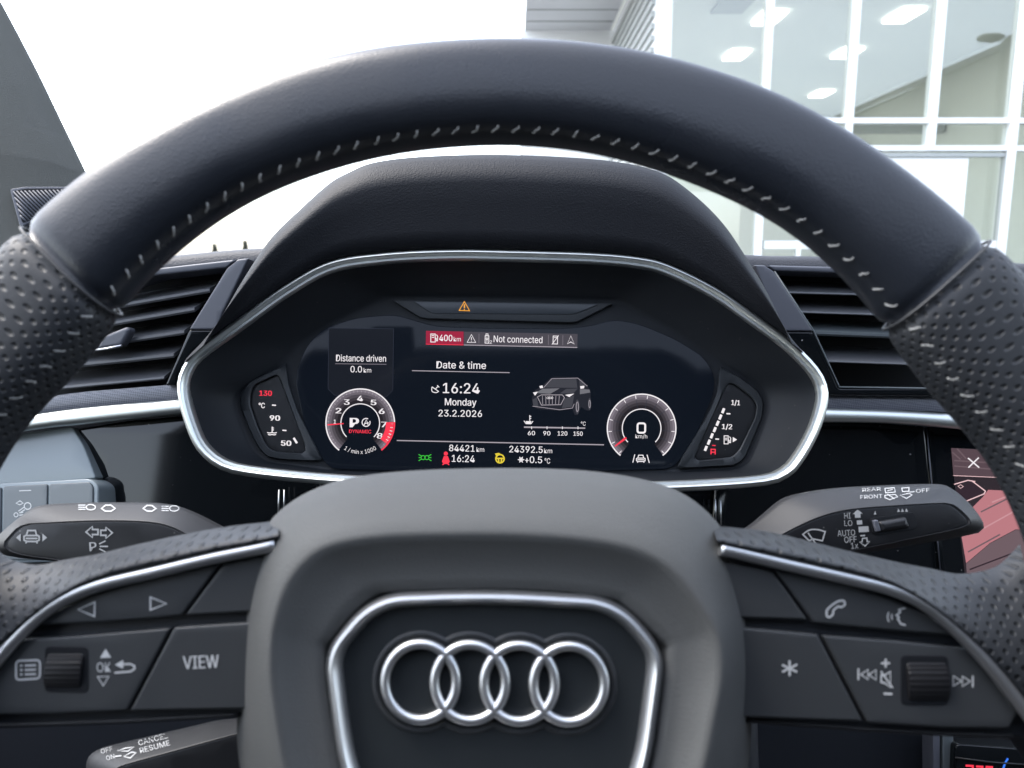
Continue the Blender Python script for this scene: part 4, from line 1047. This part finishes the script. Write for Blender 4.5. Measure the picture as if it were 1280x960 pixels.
# windscreen
def glass_mat(name, refl, rough=.0, tint=(1, 1, 1)):
    m = bpy.data.materials.new(name); m.use_nodes = True; nt = m.node_tree; nt.nodes.clear()
    o = nt.nodes.new('ShaderNodeOutputMaterial'); mx = nt.nodes.new('ShaderNodeMixShader')
    tr = nt.nodes.new('ShaderNodeBsdfTransparent'); tr.inputs['Color'].default_value = (*tint, 1)
    gl = nt.nodes.new('ShaderNodeBsdfGlossy'); gl.inputs['Roughness'].default_value = rough
    # share of light mirrored: refl when looked at squarely, rising to all of it at a glancing angle (same from both sides)
    lw = nt.nodes.new('ShaderNodeLayerWeight'); lw.inputs['Blend'].default_value = .5
    p5 = nt.nodes.new('ShaderNodeMath'); p5.operation = 'POWER'; p5.inputs[1].default_value = 5
    fr = nt.nodes.new('ShaderNodeMath'); fr.operation = 'MULTIPLY_ADD'; fr.inputs[1].default_value = 1 - refl; fr.inputs[2].default_value = refl
    nt.links.new(lw.outputs['Facing'], p5.inputs[0]); nt.links.new(p5.outputs[0], fr.inputs[0])
    nt.links.new(fr.outputs[0], mx.inputs['Fac']); nt.links.new(tr.outputs[0], mx.inputs[1]); nt.links.new(gl.outputs[0], mx.inputs[2]); nt.links.new(mx.outputs[0], o.inputs['Surface'])
    return m
ws = thing('windscreen', 'clear raked windscreen glass over the dashboard', 'windscreen', Vector((.25, 1.1, 1.16)))
v, f = loft([[Vector((x, 1.12 - .10 * (x - .25) ** 2, 1.165)) for x in (-.6, -.3, 0, .25, .5, .8, 1.1)], [Vector((x, .31 - .06 * (x - .25) ** 2, 1.565)) for x in (-.55, -.3, 0, .25, .5, .8, 1.05)]], closed=False)
mk('pane', v, f, glass_mat('windscreen_glass', .035), ws)

# =================================================================== OUTSIDE
def struct(o, kind='structure'):
    o['kind'] = kind; return o
def ground_mat():
    m = mat('asphalt', (.10, .10, .10), .85); nt = m.node_tree; b = nt.nodes['Principled BSDF']
    tc = nt.nodes.new('ShaderNodeTexCoord'); n = nt.nodes.new('ShaderNodeTexNoise'); n.inputs['Scale'].default_value = 8; n.inputs['Detail'].default_value = 8
    cr = nt.nodes.new('ShaderNodeValToRGB'); cr.color_ramp.elements[0].color = (.07, .07, .072, 1); cr.color_ramp.elements[1].color = (.13, .13, .128, 1)
    nt.links.new(tc.outputs['Object'], n.inputs['Vector']); nt.links.new(n.outputs['Fac'], cr.inputs[0]); nt.links.new(cr.outputs[0], b.inputs['Base Color'])
    return m
v = [Vector(p) for p in ((-1500, -1500, 0), (1500, -1500, 0), (1500, 1500, 0), (-1500, 1500, 0))]
struct(mk('ground', v, [(0, 1, 2, 3)], ground_mat(), None, False))

bld = thing('showroom_building', 'glass fronted showroom with white frames and ceiling lights', 'building', Vector((6, 10, 0)))
M_white = mat('white_aluminium', (.80, .81, .80), .45)
M_ceil = mat('showroom_ceiling', (.62, .64, .60), .9)
M_wall = mat('showroom_wall', (.62, .65, .60), .9)
M_floor = mat('showroom_floor', (.40, .40, .39), .4)
M_soffit = mat('soffit_panel', (.55, .56, .57), .6)
M_grey = mat('grey_aluminium', (.36, .38, .37), .5)
M_lamp = mat('ceiling_lamp', (.9, .9, .9), .5, emit=(6, 6, 5.8))
M_pane = glass_mat('facade_glass', .085, tint=(.90, .92, .89))
FD = 10.0
FF = Frame(o=(0, FD, 1.25), u=(1, 0, 0), v=(0, 0, 1))
def fx(px, py=100): return FF(px, py).x
def fz(py, px=900): return FF(px, py).z
TOP = 8.0
cols = [(822, 839, 30), (953.5, 962, 90), (1060, 1068.5, 90), (1166.5, 1175.5, 70), (1269, 1279, 70)]
xs = [(fx(a, y), fx(b, y)) for a, b, y in cols]
step = xs[3][0] - xs[2][0]
for k in range(1, 5): xs.append((xs[4][0] + step * k, xs[4][1] + step * k))
for i, (a, b) in enumerate(xs):
    z0 = 0 if i in (0, 1, 4, 6, 8) else fz(187)
    v, f = box((a, FD - .06, z0), (b, FD + .10, TOP)); mk('mullion', v, f, M_white, bld, False)
zt1, zt1b = fz(148), fz(154.5); zt2, zt2b = fz(182.5), fz(189)
for (lo, hi) in ((zt1b, zt1), (zt2b, zt2), (TOP - .1, TOP), (fz(150) + 3.3, fz(150) + 3.36)):
    v, f = box((xs[0][1] + .002, FD - .05, lo), (xs[-1][0], FD + .09, hi)); mk('transom', v, f, M_white, bld, False)
for i in range(len(xs) - 1):
    a, b = xs[i][1], xs[i + 1][0]
    for lo, hi in ((zt1, TOP - .1), (zt2, zt1b)) + (((.05, zt2b),) if i != 2 else ()):
        v, f = box((a, FD + .02, lo), (b, FD + .035, hi)); mk('window_pane', v, f, M_pane, bld, False)
# entrance frame and low rails
v, f = box((fx(1250, 250), FD - .03, 0), (fx(1258, 250), FD + .07, zt2b - .02)); mk('door_frame', v, f, M_grey, bld, False)
v, f = box((fx(1068, 250), FD - .03, zt2b - .07), (fx(1249.5, 250), FD + .07, zt2b - .025)); mk('door_frame', v, f, M_grey, bld, False)
for a, b in ((955, 1066), (1176, 1249)):
    v, f = box((fx(a, 300), FD - .02, fz(311)), (fx(b, 300), FD + .06, fz(301))); mk('handrail', v, f, M_white, bld, False)
v, f = box((fx(996, 300), FD - .025, 0), (fx(1001, 300), FD + .065, fz(300))); mk('door_frame', v, f, M_white, bld, False)
# inside
CE = 1.25 + 4.5
x1, x2 = xs[0][0], xs[-1][1]
v, f = box((x1, FD + .12, CE), (x2, 26, CE + .1)); mk('ceiling', v, f, M_ceil, bld, False)
v, f = box((x1, 26, 0), (x2, 26.2, CE)); mk('back_wall', v, f, M_wall, bld, False)
v, f = box((x1, FD + .12, .02), (x2, 26, .06)); mk('showroom_floor', v, f, M_floor, bld, False)
v, f = box((x2 - .1, FD + .12, .1), (x2, 26, CE)); mk('side_wall', v, f, M_wall, bld, False)
v, f = box((x1 + .05, 19.0, CE - 1.6), (x2 - .15, 19.4, CE - 1.35)); mk('ceiling_beam', v, f, M_grey, bld, False)
v, f = box((x1 + 1, 22, .06), (x1 + 9, 22.3, 3.0)); mk('partition', v, f, M_white, bld, False)
v, f = box((fx(1069, 260), FD - .0, .05), (fx(1205, 260), FD + .05, zt2b - .08)); mk('door_panel', v, f, M_white, bld, False)
for px_, dep in ((900, 12.5), (930, 13.5)):
    X = (px_ - 640) / FPX * dep; v, f = join([box((X - .7, dep, .75), (X + .7, dep + .7, .80)), box((X - .65, dep + .05, .06), (X - .6, dep + .65, .748)), box((X + .6, dep + .05, .06), (X + .65, dep + .65, .748))]); mk('desk', v, f, M_white, bld, False)
CLF = Frame(o=(0, 0, CE - .03), u=(1, 0, 0), v=(0, 1, 0))
def cpt(px, py):
    r = CR @ Vector(((px - 640) / FPX, (480 - py) / FPX, -1)); k = (CE - .03 - 1.25) / r.z; return EYE + r * k
for px, py in ((1130, 19), (962, 22), (921, 68.5), (1059, 66), (1027, 117), (1066, 161)):
    c = cpt(px, py); w = .21; dl = .42
    sl = [Vector((c.x + a, c.y + b, CE - .03)) for a, b in ((-w, -dl), (w, -dl), (w, dl), (-w, dl))]
    lo = [p - Vector((0, 0, .03)) for p in sl]
    v, f = loft([lo, sl], True, True, True); mk('ceiling_light', v, f, M_lamp, bld, False)
c = cpt(915, 7); v, f = box((c.x - .3, c.y - .4, CE - .06), (c.x + .3, c.y + .4, CE - .01)); mk('ceiling_vent', v, f, M_grey, bld, False)
# recessed bay under the canopy, louvred return wall
xR = x1 - .02
SZ = 1.25 + 3.86
v, f = box((.22, 8.5, SZ), (xR - .05, 14.2, SZ + .3)); mk('canopy_soffit', v, f, M_soffit, bld, False)
pc = []
for k in range(9):
    y = 8.7 + k * .62; pc.append(box((.24, y, SZ - .012), (xR - .07, y + .02, SZ - .002)))
v, f = join(pc); mk('soffit_seams', v, f, M_grey, bld, False)
v, f = box((.15, 14.2, 0), (xR + .1, 14.35, SZ)); mk('bay_wall', v, f, M_white, bld, False)
pc = [box((xR - .04, 10.1, 2.2 + .14 * k), (xR + .0, 14.1, 2.2 + .14 * k + .06)) for k in range(20)]
v, f = join(pc); mk('louvre_panel', v, f, M_grey, bld, False)
v, f = box((xR + .002, 10.1, 0), (xR + .06, 14.1, SZ)); mk('return_wall', v, f, M_white, bld, False)

post = thing('lamp_post', 'dark lamp post with two heads, mirrored in the showroom glass', 'lamp post', Vector((17.85, -9.5, 0)))
M_post = mat('post_paint', (.05, .055, .055), .5)
lp = [[post.location + Vector((r * cos(2 * pi * k / 12), r * sin(2 * pi * k / 12), z)) for k in range(12)] for r, z in ((.14, 0), (.12, 3), (.09, 8.9))]
v, f = loft(lp, True, True, True); mk('pole', v, f, M_post, post)
for sx in (-1, 1):
    lp = [[post.location + Vector((sx * x, r * cos(2 * pi * k / 16), 9.0 + r * .35 * sin(2 * pi * k / 16) + .05 * x)) for k in range(16)] for x, r in ((.03, .05), (.12, .07), (.16, .3), (.4, .40), (.8, .34), (.95, .12))]
    v, f = loft(lp, True, True, True); mk('lamp_head', v, f, M_post, post)
nb = thing('gabled_building', 'grey gabled hall dimly mirrored in the showroom glass', 'building', Vector((31, -36, 0)))
sec = [(18, 0), (18, 8.4), (31, 14.0), (44, 8.4), (44, 0)]
v, f = loft([[Vector((a, -30, b)) for a, b in sec], [Vector((a, -42, b)) for a, b in sec]], True, True, True); mk('wall', v, f, mat('hall_wall', (.26, .26, .25), .9), nb, False)
rs = [(17.4, 8.3), (31, 14.15), (44.6, 8.3), (44.6, 8.6), (31, 14.5), (17.4, 8.6)]
v, f = loft([[Vector((a, -29.4, b)) for a, b in rs], [Vector((a, -42.6, b)) for a, b in rs]], True, True, True); mk('roof', v, f, mat('hall_roof', (.12, .12, .125), .8), nb, False)
# trees beyond the lot
M_needle = mat('needles', (.11, .115, .075), .8); M_bark = mat('bark', (.10, .07, .05), .9)  # needle colour lightened to carry the haze over the crowns
def tree(px, py, d, label):
    top_ = P(px, py, d); base = Vector((top_.x, top_.y, 0)); h = top_.z
    o = thing('conifer_tree', label, 'tree', base, 'trees beyond the car park')
    lp = [[base + Vector((r * cos(a), r * sin(a), z)) for a in [2 * pi * i / 8 for i in range(8)]] for r, z in ((.16, 0), (.12, h * .4), (.03, h * .97))]
    v, f = loft(lp, True, True, True); mk('trunk', v, f, M_bark, o)
    vs, fs = [], []
    for i in range(900):
        t_ = random.random() ** .7; z = h * (.15 + .85 * t_); rad = (1 - t_) * h * .10 + .05
        a = random.random() * 2 * pi; r = rad * sqrt(random.random()) * random.choice((.7, 1, 1.15))
        c = base + Vector((r * cos(a), r * sin(a), z)); s = .09 + .16 * random.random()
        d1 = Vector((cos(a), sin(a), random.uniform(-.6, .2))).normalized() * s; d2 = Vector((-sin(a), cos(a), random.uniform(-.3, .3))) * s * .5
        k = len(vs); vs += [c - d2, c + d1, c + d2, c - d1 * .4]; fs.append((k, k + 1, k + 2, k + 3))
    mk('crown', vs, fs, M_needle, o, False)
tree(306, 301, 60, 'taller distant conifer tip above the dashboard edge')
tree(268, 305, 62, 'shorter distant conifer tip peeking between rim and dashboard edge')

# =================================================================== LIGHT
SUN_EL, SUN_AZ = 58, -75                      # a veiled sun high up on the left
wd = bpy.data.worlds.new('World'); sc.world = wd; wd.use_nodes = True
nt = wd.node_tree; bg = nt.nodes['Background']; bg.inputs['Strength'].default_value = .12
sky = nt.nodes.new('ShaderNodeTexSky'); sky.sky_type = 'NISHITA'; sky.sun_disc = False
sky.sun_elevation = R(SUN_EL); sky.sun_rotation = R(SUN_AZ); sky.air_density = 1.0; sky.dust_density = 2.0; sky.ozone_density = 1.0
hs_ = nt.nodes.new('ShaderNodeHueSaturation'); hs_.inputs['Saturation'].default_value = .55   # thin high cloud
nt.links.new(sky.outputs[0], hs_.inputs['Color']); nt.links.new(hs_.outputs[0], bg.inputs['Color'])
sd = bpy.data.lights.new('sun', 'SUN'); sd.energy = .5; sd.angle = R(25); sd.color = (1, .96, .9)
so = bpy.data.objects.new('sun', sd); C.objects.link(so)
dirv = Vector((sin(R(SUN_AZ)) * cos(R(SUN_EL)), cos(R(SUN_AZ)) * cos(R(SUN_EL)), sin(R(SUN_EL))))
so.rotation_euler = (-dirv).to_track_quat('-Z', 'Y').to_euler(); so.location = (0, 0, 20)

sc.view_settings.view_transform = 'Standard'; sc.view_settings.look = 'None'; sc.view_settings.exposure = EXPO; sc.view_settings.gamma = 1
sc.cycles.use_denoising = True
sc.cycles.max_bounces = 8; sc.cycles.transparent_max_bounces = 12
